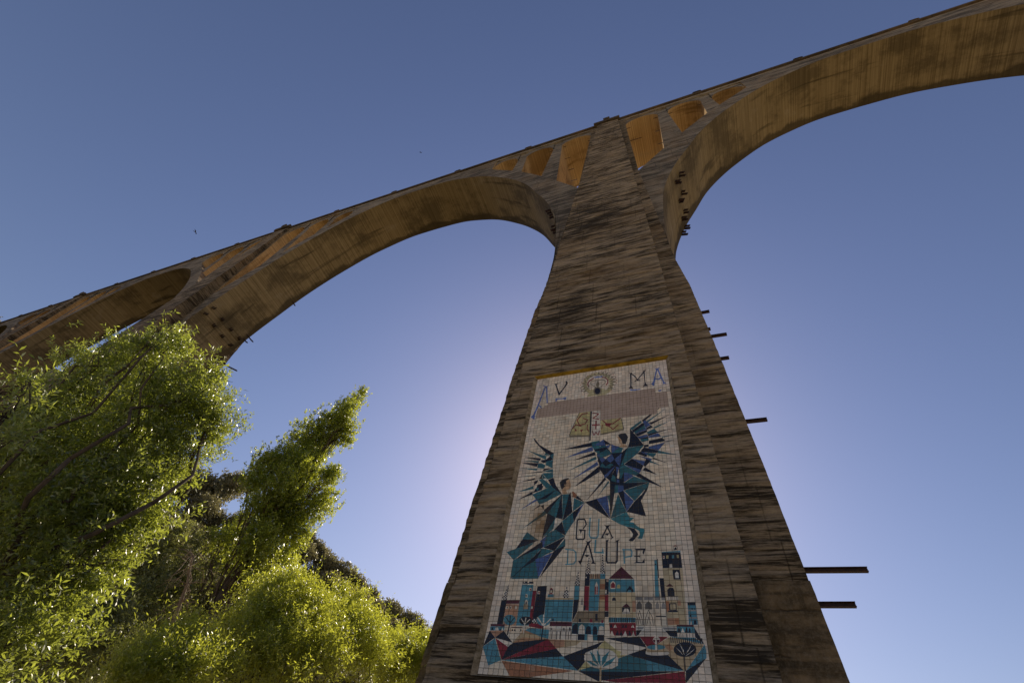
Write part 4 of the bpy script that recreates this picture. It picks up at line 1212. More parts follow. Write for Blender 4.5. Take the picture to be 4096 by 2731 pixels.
pg:1266,7457 1696,7450 1704,7667 1272,7674
nv:1325,7544 1326,7675 1340,7676 1339,7545
nv:1414,7541 1420,7677 1437,7677 1431,7541
nv:1478,7540 1482,7674 1498,7674 1494,7540
nv:1585,7545 1593,7674 1605,7673 1597,7545
nv:1635,7544 1643,7672 1655,7672 1647,7544
nv:1681,7543 1686,7674 1698,7674 1692,7543
gy:1274,7525 1697,7515 1694,7536 1276,7544
nv:1291,7491 1326,7490 1329,7515 1294,7516
nv:1537,7481 1561,7480 1564,7516 1541,7517
nv:1647,7466 1677,7466 1681,7517 1651,7518
nv:1312,7368 1310,7324 1321,7310 1334,7324 1340,7368
sb:1707,7382 2298,7376 2297,7578 1694,7577
tl:1707,7382 1997,7379 1996,7465 1804,7455
nv:1706,7573 1715,7434 1767,7396 1808,7424 1822,7574
pg:1827,7573 1837,7438 1885,7405 1935,7444 1946,7574
nv:1951,7573 1967,7458 2011,7429 2051,7456 2064,7574
nv:2089,7577 2095,7455 2131,7429 2166,7460 2177,7574
pg:2178,7578 2200,7444 2245,7423 2283,7442 2297,7574
pg:1694,7576 1818,7576 1820,7674 1689,7675
nv:1818,7576 1946,7576 1947,7674 1821,7674
sb:1944,7578 1995,7578 1995,7674 1946,7674
pg:1993,7578 2080,7575 2088,7671 1994,7672
tl:2089,7575 2177,7574 2176,7671 2101,7672
nv:2177,7578 2297,7576 2295,7673 2174,7673
nv:1576,7949 2283,7681 2170,7801 1979,7869 1952,7919 1989,7995 1853,8153
cr:2170,7805 2232,7745 2301,7664 2535,7818 2731,7859 2542,7935 2497,7861
pg:2537,7942 2515,8003 2453,8057 2361,8096 2252,8113 2141,8107 2046,8077 1980,8029 1954,7968 1973,7904 2036,7848 2131,7808 2245,7791 2358,7799 2453,7831 2515,7881
cr:1853,8151 1986,8006 2086,8082
tl:1857,8154 2083,8081 2248,8120 2437,8098 2538,8042 2542,7938 2701,7876 3590,8066 2658,8130 2234,8147
sb:3001,7928 3590,8066 2992,8105
nv:1856,8156 2234,8146 2658,8130 3580,8070 2289,8272 2223,8295
rd:2289,8272 3370,8111 3596,8074 3594,8239 2510,8291
te:1988,7994 2060,7996 2211,8070 2117,8064
te:2048,7843 2126,7898 2222,8062 2114,7990
te:2173,7817 2236,7914 2249,8078 2191,7986
te:2395,7826 2330,7993 2257,8071 2271,7933
te:2513,7907 2421,8023 2269,8087 2337,7998
sd:2231,8069 2231,8326 2260,8325 2261,8068
nv:3618,8066 3956,7868 3597,8239
sb:3624,8061 3958,7668 3969,7781 3956,7869
sd:3208,7690 3425,7570 3951,7670 3622,8061 3590,8069 3366,7852 3317,7794 3329,7739
te3:3309,7719 3400,7675 3464,7754 3389,7791
nv:3826,7403 3955,7667 3825,7565
sb:3422,7570 3812,7571 3955,7667
nv:2703,7875 3029,7758 2995,7841 3096,7868 3362,7850 3592,8066
nv:2308,7627 2657,7604 2910,7581 3027,7752 2656,7692
pg:2655,7694 3014,7755 2705,7873 2577,7886
rd:2913,7581 3389,7571 3210,7690 3030,7738
sb:3331,7736 3318,7751 3285,7765 3235,7776 3178,7781 3120,7780 3071,7774 3039,7762 3028,7747 3041,7731 3074,7717 3125,7707 3183,7701 3241,7702 3289,7709 3321,7721
sd:3031,7764 3333,7753 3340,7794 3024,7814
pg:3388,7821 3372,7836 3329,7850 3265,7860 3190,7866 3114,7867 3051,7861 3008,7851 2994,7837 3010,7823 3054,7809 3119,7798 3195,7792 3270,7792 3333,7797 3374,7808
sd:3031,7778 3331,7763 3331,7807 3029,7826
sb:3329,7736 3317,7751 3284,7764 3235,7774 3178,7779 3121,7778 3072,7772 3040,7761 3029,7747 3042,7732 3075,7719 3125,7708 3183,7703 3240,7704 3288,7711 3319,7722
pg:3251,7626 3245,7647 3231,7665 3211,7678 3188,7683 3166,7679 3147,7668 3136,7651 3133,7630 3139,7609 3153,7590 3173,7578 3196,7573 3218,7576 3237,7588 3248,7605
dr:3134,7625 3250,7621 3234,7660 3195,7682 3145,7663
pg:3172,7627 3197,7626 3208,7779 3162,7781
nv:3819,7751 3800,7794 3757,7831 3696,7857 3627,7869 3559,7863 3503,7842 3467,7807 3458,7765 3476,7721 3520,7682 3582,7655 3653,7644 3722,7650 3777,7673 3812,7708
pg:3497,7728 3566,7789 3606,7850
pg:3561,7664 3618,7767 3621,7843
pg:3757,7668 3702,7766 3645,7822
pg:3797,7737 3725,7805 3623,7862
nv:3611,7851 3604,8073 3620,8071 3626,7849
nv:2861,7479 2970,7476 2875,7574 2856,7575
nv:3332,7473 3548,7471 3541,7568 3423,7564
pg:2858,7415 3002,7414 2991,7475 2856,7479
gy:2865,7427 2994,7428 2988,7465 2863,7466
pg:3312,7411 3545,7410 3543,7471 3315,7470
gy:3315,7423 3541,7421 3538,7457 3316,7459
pg:3016,7407 3288,7404 3423,7564 2875,7578
nv:3011,7433 3293,7429 3294,7425 3011,7429
nv:2991,7463 3310,7458 3310,7454 2991,7459
nv:2962,7493 3337,7486 3338,7482 2963,7489
nv:2934,7523 3364,7514 3365,7509 2935,7518
nv:2903,7553 3391,7543 3391,7539 2903,7548
dr:3547,7376 3824,7369 3824,7397 3544,7404
sb:3545,7403 3831,7399 3825,7496 3541,7504
nv:3546,7494 3565,7435 3580,7426 3604,7458 3603,7495
nv:3669,7497 3693,7420 3712,7415 3719,7492
nv:3723,7495 3747,7421 3764,7433 3765,7494
pg:3608,7495 3639,7424 3665,7494
pg:3544,7513 3827,7509 3823,7569 3541,7575
nv:3577,7516 3574,7574 3580,7574 3583,7515
nv:3629,7514 3626,7573 3633,7572 3635,7514
nv:3686,7512 3683,7571 3690,7570 3693,7512
nv:3737,7511 3733,7569 3740,7568 3743,7510
nv:3783,7510 3779,7568 3786,7567 3790,7509
rd:2382,7371 2858,7360 2855,7575 2407,7582
nv:2660,7442 2678,7396 2705,7440
pg:2773,7441 2802,7384 2830,7442
nv:2718,7576 2733,7505 2753,7492 2771,7574
pg:2777,7576 2807,7490 2833,7576
nv:2389,7449 2422,7388 2456,7451
pg:2461,7450 2494,7390 2523,7449
nv:2611,7447 2633,7383 2660,7445
nv:2660,7445 2682,7393 2704,7444
pg:2398,7578 2434,7497 2472,7580
nv:2492,7575 2533,7490 2562,7573
nv:2566,7577 2596,7485 2628,7575
pg:2629,7575 2671,7490 2698,7576'''
shapes = []
for ln in ART.split('\n'):
    c, pts = ln.split(':')
    shapes.append((c, [tuple(int(v) / 100 for v in p.split(',')) for p in pts.split()]))
# crown of rays round the head, laid before the rest of the head
halo = []
hc, hr = 20.0, 6.4
for k in range(17):
    w = math.radians(-215 + k * 250 / 16)
    p = lambda rad, dw: (hc + rad * math.cos(w + dw), hr + rad * math.sin(w + dw))
    halo.append(('ol', [p(4.3, -0.11), p(5.6, 0.0), p(4.3, 0.11)]))
    halo.append(('ol', [p(3.4, 0.13 - 0.06), p(4.3, 0.13 - 0.06), p(4.3, 0.13 + 0.06), p(3.4, 0.13 + 0.06)]))
    for sgn in (-1, 1):
        x0, y0 = p(5.45, 0.13 * sgn)
        halo.append(('rd', [(x0 - .13, y0 - .13), (x0 + .13, y0 - .13), (x0 + .13, y0 + .13), (x0 - .13, y0 + .13)]))
i0 = next(i for i, s in enumerate(shapes) if s[0] == 'yl')
i1 = i0 + 1
shapes = shapes[:i1] + halo + shapes[i1:]
# striped awnings, checked spires and dotted ground as small brush marks
def inside(pt, poly):
    x, y = pt; r = False; j = len(poly) - 1
    for i in range(len(poly)):
        xi, yi = poly[i]; xj, yj = poly[j]
        if (yi > y) != (yj > y) and x < (xj - xi) * (y - yi) / (yj - yi) + xi: r = not r
        j = i
    return r
final = []
rr = random.Random(5)
for c, poly in shapes:
    final.append((c, poly))
    x0, x1 = min(p[0] for p in poly), max(p[0] for p in poly); y0, y1 = min(p[1] for p in poly), max(p[1] for p in poly)
    if c == 'ck':
        st = 0.26
        for i in range(int((x1 - x0) / st) + 1):
            for j in range(int((y1 - y0) / st) + 1):
                a, b = x0 + i * st, y0 + j * st
                if inside((a + st / 2, b + st / 2), poly):
                    final.append((('nv', 'pg')[(i + j) % 2], [(a, b), (a + st, b), (a + st, b + st), (a, b + st)]))
    if c == 'sb' and 0.5 < (y1 - y0) < 1.3 and (x1 - x0) > 4.5:
        k = x0
        while k < x1 - 0.2:
            final.append(('nv', [(k, y0 + .05), (k + 0.16, y0 + .05), (k + 0.16, y1 - .05), (k, y1 - .05)])); k += 0.33
    if (c in ('sb', 'te2', 'rd', 'wh') and y0 > 71.5 and (x1 - x0) * (y1 - y0) > 3 and len(poly) < 9):
        for _ in range(int((x1 - x0) * (y1 - y0) * 3.0)):
            a, b = rr.uniform(x0, x1), rr.uniform(y0, y1); s = rr.uniform(0.04, 0.085)
            if inside((a, b), poly): final.append(('nv', [(a - s, b), (a, b - s), (a + s, b), (a, b + s)]))
    if c == 'bs':
        for j in range(9):
            for i in range(22):
                a, b = x0 + (i + 0.5 * (j % 2)) * 0.30, y0 + j * 0.24
                if inside((a, b), poly): final.append(('nv', [(a - .1, b - .05), (a, b + .06), (a + .1, b - .05), (a, b + .02)]))

def patch_gone(c, r):
    if 2 <= c < 4 and 14 <= r < 18: return True
    if 4 <= c < 5 and 13 <= r < 18: return True
    if 5 <= c < 21 and 12 <= r < 18: return not (14 <= c and r >= 17 and False)
    if 21 <= c < 36 and 12 <= r < 22: return not (c >= 27 and r >= 22)
    if 36 <= c < 39 and 14 <= r < 20: return True
    return False

tris = [[] for _ in range(NR)]
for c, poly in final:
    vv = [Vector((p[0], p[1], 0)) for p in poly]
    for t in tessellate_polygon([vv]):
        T = [poly[i] for i in t]
        ar = (T[1][0] - T[0][0]) * (T[2][1] - T[0][1]) - (T[2][0] - T[0][0]) * (T[1][1] - T[0][1])
        if abs(ar) < 1e-5: continue
        if ar < 0: T = T[::-1]
        x0, x1 = min(p[0] for p in T), max(p[0] for p in T); y0, y1 = min(p[1] for p in T), max(p[1] for p in T)
        for r in range(max(0, int(y0)), min(NR - 1, int(y1)) + 1): tris[r].append((x0, x1, T, c))

def split(poly, a, b):
    """parts of a convex polygon left and right of the line a-b"""
    ex, ey = b[0] - a[0], b[1] - a[1]
    dd = [ex * (p[1] - a[1]) - ey * (p[0] - a[0]) for p in poly]
    if min(dd) >= -1e-7: return poly, None
    if max(dd) <= 1e-7: return None, poly
    L, Rr = [], []
    n = len(poly)
    for i in range(n):
        p, q2 = poly[i], poly[(i + 1) % n]; u, v = dd[i], dd[(i + 1) % n]
        if u >= 0: L.append(p)
        if u <= 0: Rr.append(p)
        if (u > 0 > v) or (u < 0 < v):
            t = u / (u - v); m = (p[0] + (q2[0] - p[0]) * t, p[1] + (q2[1] - p[1]) * t)
            L.append(m); Rr.append(m)
    return (L if len(L) > 2 else None), (Rr if len(Rr) > 2 else None)

class TileMesh:
    def __init__(self): self.mb = MB(); self.col = []
    def add(self, faces, side):
        for pts, col in faces: self.mb.face(pts); self.col.append(col)
    def build(self, name, parent, loc=None):
        if loc is not None: self.mb.v = [tuple(Vector(v) - loc) for v in self.mb.v]
        o = self.mb.build(name, M_TILE, parent)
        at = o.data.attributes.new('glaze', 'FLOAT_COLOR', 'FACE')
        at.data.foreach_set('color', np.array(self.col, np.float32).reshape(-1))
        if loc is not None: o.location = loc
        return o

rest = TileMesh()
pads = MB()
singles = 0
GAP = 0.030
for r in range(NR):
    for c in range(NC):
        if patch_gone(c, r):
            e = 0.03
            jit = lambda: rr.uniform(-0.03, 0.03)
            rad = rr.uniform(0.05, 0.22)
            pts = []
            for sx, sy in ((0, 0), (1, 0), (1, 1), (0, 1)):
                px_, py_ = c + (e if sx == 0 else 1 - e), r + (e if sy == 0 else 1 - e)
                cxn, cyn = (rad if sx == 0 else -rad), (rad if sy == 0 else -rad)
                a2 = (px_, py_ + cyn * 0.5); b2 = (px_ + cxn * 0.5, py_)
                pts += [a2, b2] if (sx, sy) in ((0, 0), (1, 1)) else [b2, a2]
            hh = -0.005 + rr.uniform(-0.005, 0.003)
            top = [W(p[0] + jit() * .4, p[1] + jit() * .4, hh) for p in pts]
            pads.face(top[::-1])
            low = [t - EN * 0.02 for t in top]
            for i in range(len(top)): pads.face([top[i], top[(i + 1) % len(top)], low[(i + 1) % len(top)], low[i]])
            continue
        g0, g1, g2, g3 = (GAP + rr.uniform(-0.008, 0.012) for _ in range(4))
        rect = [(c + g0, r + g1), (c + 1 - g2, r + g1), (c + 1 - g2, r + 1 - g3), (c + g0, r + 1 - g3)]
        pieces = [(rect, 'wh')]
        for x0, x1, T, col in tris[r]:
            if x1 < c or x0 > c + 1: continue
            new = []
            for poly, pc_ in pieces:
                rem = poly
                for a, b in ((T[0], T[1]), (T[1], T[2]), (T[2], T[0])):
                    ins, outp = split(rem, a, b)
                    if outp: new.append((outp, pc_))
                    rem = ins
                    if rem is None: break
                if rem: new.append((rem, col))
            pieces = new
        v = 1.0 + rr.gauss(0, 0.08)
        hue = rr.gauss(0, 0.025)
        yellow = 1.0
        sx = max(0.0, 1 - abs(c - 7.3) / 3.2) * max(0.0, 1 - abs(r - 52) / 7.0)
        st = min(1.0, sx * 1.6) * rr.uniform(0.55, 1.0)
        cool = 0.05 * (r < 12) + (0.06 if c < 2 or c > 36 else 0.0)
        tx, ty = rr.gauss(0, 0.0011), rr.gauss(0, 0.0011)
        hz = rr.gauss(0, 0.0008)
        def H(p): return hz + tx * (p[0] - c - .5) * 2 + ty * (p[1] - r - .5) * 2
        faces = []
        for poly, col in pieces:
            ar = sum(poly[i][0] * poly[(i + 1) % len(poly)][1] - poly[(i + 1) % len(poly)][0] * poly[i][1] for i in range(len(poly)))
            if abs(ar) < 2e-4: continue
            g = GLAZE[col]
            g = [g[0] * v * (1 + hue), g[1] * v, g[2] * v * (1 - hue + cool)]
            if st > 0.02: g = [g[0] * (1 - st) + 0.30 * st * (0.3 + g[0]), g[1] * (1 - st) + 0.20 * st * (0.3 + g[1]), g[2] * (1 - st) + 0.085 * st * (0.3 + g[2])]
            faces.append(([W(p[0], p[1], H(p)) for p in reversed(poly)], (*[max(0.0, min(1, k)) for k in g], 1.0)))
        edge = (0.20, 0.16, 0.11, 1.0)
        for i in range(4):
            a, b = rect[i], rect[(i + 1) % 4]
            faces.append(([W(*a, H(a)), W(*b, H(b)), W(*b, -0.014), W(*a, -0.014)], edge))
        if r >= 76 or (r == 75 and 10 <= c < 30):
            tmh = TileMesh(); tmh.add(faces, None)
            tmh.build('tile', mural, W(c + .5, r + .5))
        else:
            rest.add(faces, None)
ro = rest.build('tile_field', mural)
ro['kind'] = 'stuff'
po = vpart(pads, 'mortar_bed', M_MORTAR, mural)
po['kind'] = 'stuff'

# ------------------------------------------------------------------ vegetation
def mesh_from_quads(name, V, tint, mat, parent):
    """V: (n, 4, 3) array of leaf corners"""
    n = len(V)
    me = bpy.data.meshes.new(name)
    me.vertices.add(n * 4); me.vertices.foreach_set('co', V.astype(np.float32).reshape(-1))
    me.loops.add(n * 4); me.loops.foreach_set('vertex_index', np.arange(n * 4, dtype=np.int32))
    me.polygons.add(n); me.polygons.foreach_set('loop_start', np.arange(0, n * 4, 4, dtype=np.int32))
    me.materials.append(mat)
    me.update(calc_edges=True)
    at = me.attributes.new('tint', 'FLOAT', 'FACE')
    at.data.foreach_set('value', np.asarray(tint, np.float32))
    o = bpy.data.objects.new(name, me); C.objects.link(o)
    if parent is not None: o.parent = parent
    return o

def unit(a): return a / np.maximum(np.linalg.norm(a, axis=-1, keepdims=True), 1e-9)

def leaf_quads(base, axis, nrm, L, Wd, fold=0.25):
    side = unit(np.cross(axis, nrm))
    up = np.cross(side, axis)
    tip = base + axis * L[:, None]
    mid = base + axis * (L * 0.45)[:, None] + up * (Wd * fold)[:, None]
    return np.stack([base, mid + side * (Wd / 2)[:, None], tip, mid - side * (Wd / 2)[:, None]], 1)

def sprays(lobes, n, seglen, nleaf, L, Wd, up=0.45, out=0.7, droop=0.0, shell=0.55, rng=RNG, spread=0.75, rand=0.55, tufts=0, tuft_r=0.3, wexp=2.3, rag=0.28, long=0.0):
    """leafy shoots: each starts inside a lobe, grows outward and carries leaves along its length"""
    lobes = np.array(lobes)
    wgt = lobes[:, 3] ** wexp; wgt /= wgt.sum()
    k = rng.choice(len(lobes), n, p=wgt)
    d = unit(rng.normal(size=(n, 3)))
    rad = lobes[k, 3] * (shell + (1 - shell) * rng.random(n) ** 0.6)
    ragged = 1.0 + rag * rng.normal(size=n).clip(-1.2, 1.6)
    start = lobes[k, :3] + d * (rad * ragged)[:, None]
    if tufts:          # shoots gather in tufts with gaps between them
        kt = rng.integers(0, tufts, n)
        tc = start[:tufts]; td = d[:tufts]; tr = lobes[k[:tufts], 3]
        d = unit(td[kt] + rng.normal(size=(n, 3)) * 0.5)
        start = tc[kt] + rng.normal(size=(n, 3)) * (tuft_r * np.minimum(tr[kt], 0.9) * 0.5)[:, None]
    dirn = unit(d * out + np.array([0, 0, up]) + rng.normal(size=(n, 3)) * rand)
    sl = seglen * rng.uniform(0.5, 1.35, n)
    sl = np.where(rng.random(n) < long, sl * rng.uniform(1.5, 2.4, n), sl)
    t = (np.arange(nleaf) + 0.5) / nleaf
    P = start[:, None, :] + dirn[:, None, :] * (sl[:, None] * t[None, :])[..., None]
    P[..., 2] -= droop * (sl[:, None] * t[None, :] ** 2)
    perp = unit(np.cross(dirn, rng.normal(size=(n, 3))))
    perp2 = np.cross(dirn, perp)
    ang = rng.uniform(0, 2 * np.pi, (n, 1)) + np.arange(nleaf)[None, :] * 2.4
    rdir = perp[:, None, :] * np.cos(ang)[..., None] + perp2[:, None, :] * np.sin(ang)[..., None]
    ax = unit(dirn[:, None, :] * (1 - spread) + rdir * spread + rng.normal(size=(n, nleaf, 3)) * 0.22)
    ax[..., 2] -= droop * 0.4
    ax = unit(ax)
    nr = unit(rng.normal(size=(n, nleaf, 3)) * 0.8 + np.array([0, 0, 0.7]))
    m = n * nleaf
    LL = L * rng.uniform(0.6, 1.25, m); WW = Wd * rng.uniform(0.7, 1.25, m)
    Q = leaf_quads(P.reshape(m, 3), ax.reshape(m, 3), nr.reshape(m, 3), LL, WW)
    shade = rng.random((max(tufts, 1), 1)) * 0.3
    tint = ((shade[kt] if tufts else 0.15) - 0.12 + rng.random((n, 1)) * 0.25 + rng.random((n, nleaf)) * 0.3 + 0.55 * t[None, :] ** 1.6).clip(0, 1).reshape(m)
    return Q, tint, start, dirn, sl

def limb(mb, a, b, r0, r1, rng, wob=0.06, n=6, sides=6):
    a, b = np.array(a), np.array(b)
    L = np.linalg.norm(b - a)
    pts, rr_ = [], []
    for i in range(n + 1):
        t = i / n
        p = a + (b - a) * t + rng.normal(size=3) * wob * L * (0 < i < n) * 0.5
        p[2] += 0.10 * L * math.sin(math.pi * t)
        pts.append(p); rr_.append(r0 + (r1 - r0) * t)
    mb.tube(pts, rr_, sides)
    return pts

def broad_tree(name, label, cat, base, lobes, n, seglen, nleaf, L, Wd, mat, group=None, trunk_r=0.16, fork=0.45, seed=1, twigs=0, **kw):
    rng = np.random.default_rng(seed)
    root = tag(empty(name, base), label, cat, group)
    inv = np.array(base)
    Q, tint, st, dr, sl = sprays(lobes, n, seglen, nleaf, L, Wd, rng=rng, **kw)
    mesh_from_quads('crown', Q - inv, tint, mat, root)
    mb = MB()
    cen = np.average(np.array(lobes)[:, :3], axis=0, weights=np.array(lobes)[:, 3])
    f = inv + (cen - inv) * fork
    limb(mb, (0, 0, -0.3), f - inv, trunk_r, trunk_r * 0.72, rng, 0.04)
    for lb in lobes:
        tgt = np.array(lb[:3])
        m = f + (tgt - f) * 0.5 + rng.normal(size=3) * 0.12 * np.linalg.norm(tgt - f)
        limb(mb, f - inv, m - inv, trunk_r * 0.42, trunk_r * 0.24, rng, 0.08, 5, 5)
        limb(mb, m - inv, tgt - inv, trunk_r * 0.24, trunk_r * 0.08, rng, 0.1, 5, 5)
        for _ in range(twigs):
            e = tgt + unit(rng.normal(size=3)) * lb[3] * 0.95
            limb(mb, tgt - inv + (m - tgt) * rng.random() * 0.5, e - inv, trunk_r * 0.09, trunk_r * 0.03, rng, 0.12, 4, 4)
    mb.build('trunk', M_BARK, root, smooth=True)
    return root

# big willow on the left and the sprays of its neighbour close to the eye
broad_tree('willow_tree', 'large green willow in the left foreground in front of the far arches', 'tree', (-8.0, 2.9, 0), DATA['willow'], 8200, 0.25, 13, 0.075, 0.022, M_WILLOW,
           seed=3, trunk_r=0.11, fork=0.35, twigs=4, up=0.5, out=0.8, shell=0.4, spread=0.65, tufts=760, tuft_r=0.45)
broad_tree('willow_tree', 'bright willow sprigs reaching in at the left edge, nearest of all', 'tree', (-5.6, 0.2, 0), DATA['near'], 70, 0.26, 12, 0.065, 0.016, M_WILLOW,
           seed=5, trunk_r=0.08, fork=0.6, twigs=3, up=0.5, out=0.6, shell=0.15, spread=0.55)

# Lombardy-like poplar
def poplar():
    rng = np.random.default_rng(8)
    b0, tip = (np.array(v) for v in DATA['poplar_axis'])
    base = np.array((b0[0] - 0.2, b0[1] - 0.2, 0.0))
    root = tag(empty('poplar_tree', tuple(base)), 'slender tall poplar rising against the sky beside the pier', 'tree')
    Q, tint, *_ = sprays(DATA['poplar'], 10500, 0.36, 9, 0.105, 0.095, up=1.6, out=0.4, shell=0.25, rng=rng, spread=0.75, tufts=1300, tuft_r=0.7, wexp=1.8, rag=0.12)
    mesh_from_quads('crown', Q - base, tint, M_POPLAR, root)
    mb = MB()
    trunk = limb(mb, (0, 0, -0.3), tip - base + np.array((0, 0, -2.0)), 0.30, 0.03, rng, 0.008, 14, 8)
    for lb in DATA['poplar']:
        tgt = np.array(lb[:3]) - base
        t = max(0.08, (tgt[2] - 5.5) / (tip[2]))
        a = (tip - base) * t
        limb(mb, a, tgt + np.array((0, 0, 0.6 * lb[3])), 0.085 * (1.1 - t), 0.02, rng, 0.03, 7, 5)
        for _ in range(2):
            e = tgt + unit(rng.normal(size=3) + np.array((0, 0, 1.5))) * lb[3]
            limb(mb, a + (tgt - a) * 0.6, e, 0.028, 0.01, rng, 0.06, 4, 4)
    mb.build('trunk', M_BARK, root, smooth=True)
poplar()

shr = dict(M=None)
broad_tree('willow_shrub', 'broad bright green willow bush below the poplar', 'shrub', (-11.6, 11.2, 0), DATA['b1'], 4200, 0.40, 13, 0.10, 0.028, M_WILLOW_B, seed=21, trunk_r=0.10, fork=0.3, twigs=1, up=0.7, out=0.5, shell=0.2, spread=0.55, tufts=330, tuft_r=0.4, long=0.14, rag=0.34)
broad_tree('willow_shrub', 'bright willow bush between the largest bush and the pier', 'shrub', (-12.3, 14.6, 0), DATA['b2'], 2600, 0.42, 13, 0.105, 0.030, M_WILLOW_B, seed=22, trunk_r=0.10, fork=0.3, twigs=1, up=0.7, out=0.5, shell=0.2, spread=0.55, tufts=220, tuft_r=0.4, long=0.14, rag=0.34)
broad_tree('willow_shrub', 'bright willow bush right beside the foot of the pier', 'shrub', (-12.1, 18.3, 0), DATA['b3'], 2100, 0.45, 13, 0.11, 0.032, M_WILLOW_B, seed=23, trunk_r=0.10, fork=0.3, twigs=1, up=0.8, out=0.5, shell=0.2, spread=0.55, tufts=170, tuft_r=0.4, long=0.14, rag=0.34)
broad_tree('willow_shrub', 'low willow bush at the bottom edge left of the largest bush', 'shrub', (-10.9, 8.0, 0), DATA['b4'], 1900, 0.36, 13, 0.09, 0.025, M_WILLOW_B, seed=24, trunk_r=0.09, fork=0.3, twigs=1, up=0.7, out=0.5, shell=0.2, spread=0.55, tufts=170, tuft_r=0.4, long=0.14, rag=0.34)
broad_tree('evergreen_thicket', 'dull olive evergreen bush behind the willow and left of the poplar', 'shrub', (-23.0, 14.2, 0), DATA['b5'], 4200, 0.42, 10, 0.13, 0.075, M_SHRUB, seed=25, trunk_r=0.16, fork=0.3, twigs=1, up=0.4, out=0.6, shell=0.4, spread=0.7, tufts=300, tuft_r=0.4)

# dead branch hanging in front of the thicket
def dead_branch():
    rng = np.random.default_rng(4)
    pts = [np.array(p) for p in DATA['dead']]
    base = np.array((pts[0][0], pts[0][1], 0.0))
    root = tag(empty('dead_tree', tuple(base)), 'bare dead sapling with hanging twigs left of the poplar trunk', 'tree')
    mb = MB()
    path = [(0, 0, -0.2)] + [p - base for p in pts]
    mb.tube(path, [0.09, 0.08, 0.07, 0.06, 0.045, 0.03, 0.015], 6)
    mb.build('trunk', M_DEAD, root, smooth=True)
    tw = MB()
    for i in range(46):
        k = rng.integers(0, len(pts)); a = pts[k] - base
        e = a + unit(rng.normal(size=3) * np.array((1, 1, 0.6)) + np.array((0, 0, -0.5))) * rng.uniform(0.4, 1.4)
        limb(tw, a, e, 0.016, 0.005, rng, 0.12, 4, 4)
    tw.build('twigs', M_DEAD, root, smooth=True)
dead_branch()

# holm oaks up the hillside
def oak_proto(i):
    rng = np.random.default_rng(50 + i)
    lobes = []
    for k in range(9 + i):
        w = rng.uniform(0, 2 * np.pi); rad = rng.uniform(0.1, 0.62)
        lobes.append((math.cos(w) * rad, math.sin(w) * rad, rng.uniform(0.05, 0.75) * (1 - 0.4 * rad), rng.uniform(0.26, 0.46)))
    Q, tint, *_ = sprays(lobes, 1500, 0.10, 4, 0.085, 0.075, up=0.5, out=0.9, shell=0.75, rng=rng, spread=0.8)
    root = empty('holm_oak')
    cr = mesh_from_quads('crown', Q, tint, M_OAK, root)
    mb = MB()
    limb(mb, (0, 0, -1.3), (0, 0, 0.1), 0.09, 0.06, rng, 0.03, 4, 6)
    for lb in lobes: limb(mb, (0, 0, -0.3), lb[:3], 0.035, 0.01, rng, 0.08, 4, 5)
    tr = mb.build('trunk', M_BARK, root, smooth=True)
    return root, cr, tr
PROTO = [oak_proto(i) for i in range(4)]
used = [False] * 4
def place_oak(x, y, z, r, label, group, rng):
    i = int(rng.integers(0, 4))
    root, cr, tr = PROTO[i]
    if used[i]:
        r2 = root.copy(); C.objects.link(r2)
        for ch in (cr, tr):
            c2 = ch.copy(); C.objects.link(c2); c2.parent = r2
        root = r2
    used[i] = True
    root.location = (x, y, z)
    root.rotation_euler = (0, 0, rng.uniform(0, 6.28))
    root.scale = (r, r, r * rng.uniform(0.95, 1.25))
    tag(root, label, 'tree', group)
rngo = np.random.default_rng(77)
CREST = DATA['crest']
for k, (x, y, z, r) in enumerate(CREST):
    gz = ground_z(x, y)
    ORD = ['first', 'second', 'third', 'fourth', 'fifth', 'sixth', 'seventh', 'eighth', 'ninth', 'tenth', 'eleventh', 'twelfth', 'thirteenth']
    if k < 3: lab = ('rounded olive-brown oak on the hill crest, nearest to the big willow', 'middle one of three rounded oaks on the crest between willow and poplar', 'rounded oak on the hill crest touching the left side of the poplar')[k]
    elif k < 16: lab = 'oak on the falling hill crest, %s from the poplar towards the pier' % ORD[k - 3]
    else: lab = 'oak just below the hill crest, %s of a lower row right of the poplar' % ORD[k - 16]
    place_oak(x, y, max(z - 0.15 * r, gz + 0.6 * r), r * 1.45, lab, 'evergreen oaks on the hillside', rngo)
spots = [(c[0], c[1]) for c in CREST]
tries = 0; placed = 0
while placed < 125 and tries < 6000:
    tries += 1
    az = math.radians(rngo.uniform(-95, -29)); rad = math.sqrt(rngo.uniform(52 ** 2, 121 ** 2))
    x, y = math.sin(az) * rad, math.cos(az) * rad
    if YA - 7 < y < YB + 7 and any(abs(x - pc) < 14 for pc in PIERS): continue
    if ground_z(x, y) < 2 or any(math.hypot(x - a, y - b) < 5.2 for a, b in spots): continue
    spots.append((x, y)); placed += 1
    r = rngo.uniform(2.7, 4.2)
    place_oak(x, y, ground_z(x, y) + r * 0.75, r, 'evergreen oak among many on the wooded slope', 'evergreen oaks on the hillside', rngo)
x, y, z = DATA['oaks_far'][0]
place_oak(x, 14.0, z - 5.0, 4.2, 'oak at the far left end of the viaduct deck', None, rngo)

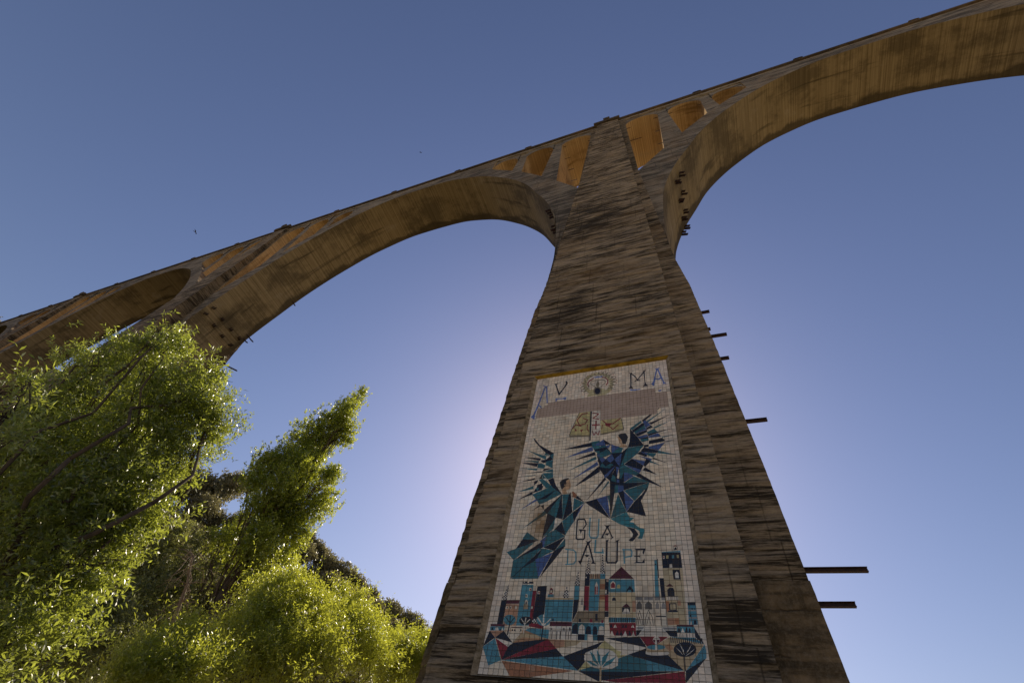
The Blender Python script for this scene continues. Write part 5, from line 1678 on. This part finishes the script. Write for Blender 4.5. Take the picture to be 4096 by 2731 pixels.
# scrub covering the slope between the oaks
rs = np.random.default_rng(91)
az = np.radians(rs.uniform(-108, -26, 34000)); rad = np.sqrt(rs.uniform(44 ** 2, 160 ** 2, 34000))
px, py = np.sin(az) * rad, np.cos(az) * rad
pz = np.array([ground_z(a, b) for a, b in zip(px, py)])
pos = np.stack([px, py, pz + rs.random(len(px)) ** 2 * 1.8], 1)
ax = unit(rs.normal(size=pos.shape) + np.array((0, 0, 0.9))); nr = unit(rs.normal(size=pos.shape))
Q = leaf_quads(pos, ax, nr, rs.uniform(0.35, 0.9, len(pos)), rs.uniform(0.25, 0.6, len(pos)))
tag(mesh_from_quads('scrub', Q, rs.random(len(Q)), M_SCRUB, None), 'low dark scrub covering the wooded slope', 'scrub', None, 'stuff')
# rank growth on the valley floor under the trees
px, py = rs.uniform(-34, -7, 9000), rs.uniform(-3, 30, 9000)
keep = (np.hypot(px, py) > 7.5) & ~((px > -12.5) & (py > 12))
px, py = px[keep], py[keep]
pos = np.stack([px, py, np.array([ground_z(a, b) for a, b in zip(px, py)]) + rs.random(len(px)) ** 1.5 * 1.5], 1)
ax = unit(rs.normal(size=pos.shape) + np.array((0, 0, 1.2))); nr = unit(rs.normal(size=pos.shape))
Q = leaf_quads(pos, ax, nr, rs.uniform(0.12, 0.4, len(pos)), rs.uniform(0.05, 0.16, len(pos)))
tag(mesh_from_quads('undergrowth', Q, rs.random(len(Q)), M_SCRUB, None), 'dark rank undergrowth on the valley floor beneath the trees', 'undergrowth', None, 'stuff')

# ------------------------------------------------------------------ birds
def bird(loc, rz, s, label):
    root = tag(empty('bird', loc), label, 'bird', None)
    root.rotation_euler = (0.2, 0.3, rz)
    mb = MB()
    mb.tube([(-0.16 * s, 0, 0), (-0.10 * s, 0, 0.0), (0, 0, 0.01 * s), (0.10 * s, 0, 0.01 * s), (0.15 * s, 0, 0), (0.18 * s, 0, -0.005 * s)],
            [0.012 * s, 0.022 * s, 0.034 * s, 0.028 * s, 0.02 * s, 0.004 * s], 8)
    mb.build('body', M_BIRD, root, smooth=True)
    for sg in (-1, 1):
        wm = MB()
        top = [(0.08, 0.02, 0.015), (0.10, 0.16, 0.07), (0.03, 0.32, 0.06), (-0.06, 0.38, 0.04), (-0.03, 0.2, 0.055), (-0.05, 0.03, 0.01)]
        T = [(x * s, y * s * sg, z * s) for x, y, z in top]; Bm = [(x, y, z - 0.008 * s) for x, y, z in T]
        wm.face(T if sg > 0 else T[::-1]); wm.face(Bm[::-1] if sg > 0 else Bm)
        for i in range(6): wm.face([T[i], Bm[i], Bm[(i + 1) % 6], T[(i + 1) % 6]])
        wm.build('wing', M_BIRD, root)
    tm_ = MB()
    T = [(-0.13 * s, 0.015 * s, 0), (-0.25 * s, 0.05 * s, 0), (-0.25 * s, -0.05 * s, 0), (-0.13 * s, -0.015 * s, 0)]; Bm = [(x, y, z - 0.006 * s) for x, y, z in T]
    tm_.face(T); tm_.face(Bm[::-1])
    for i in range(4): tm_.face([T[i], Bm[i], Bm[(i + 1) % 4], T[(i + 1) % 4]])
    tm_.build('tail', M_BIRD, root)
bird(DATA['birds'][0], 0.8, 0.75, 'small dark bird flying above the left arch')
bird(DATA['birds'][1], 2.0, 0.8, 'tiny dark bird high in the sky above the deck')
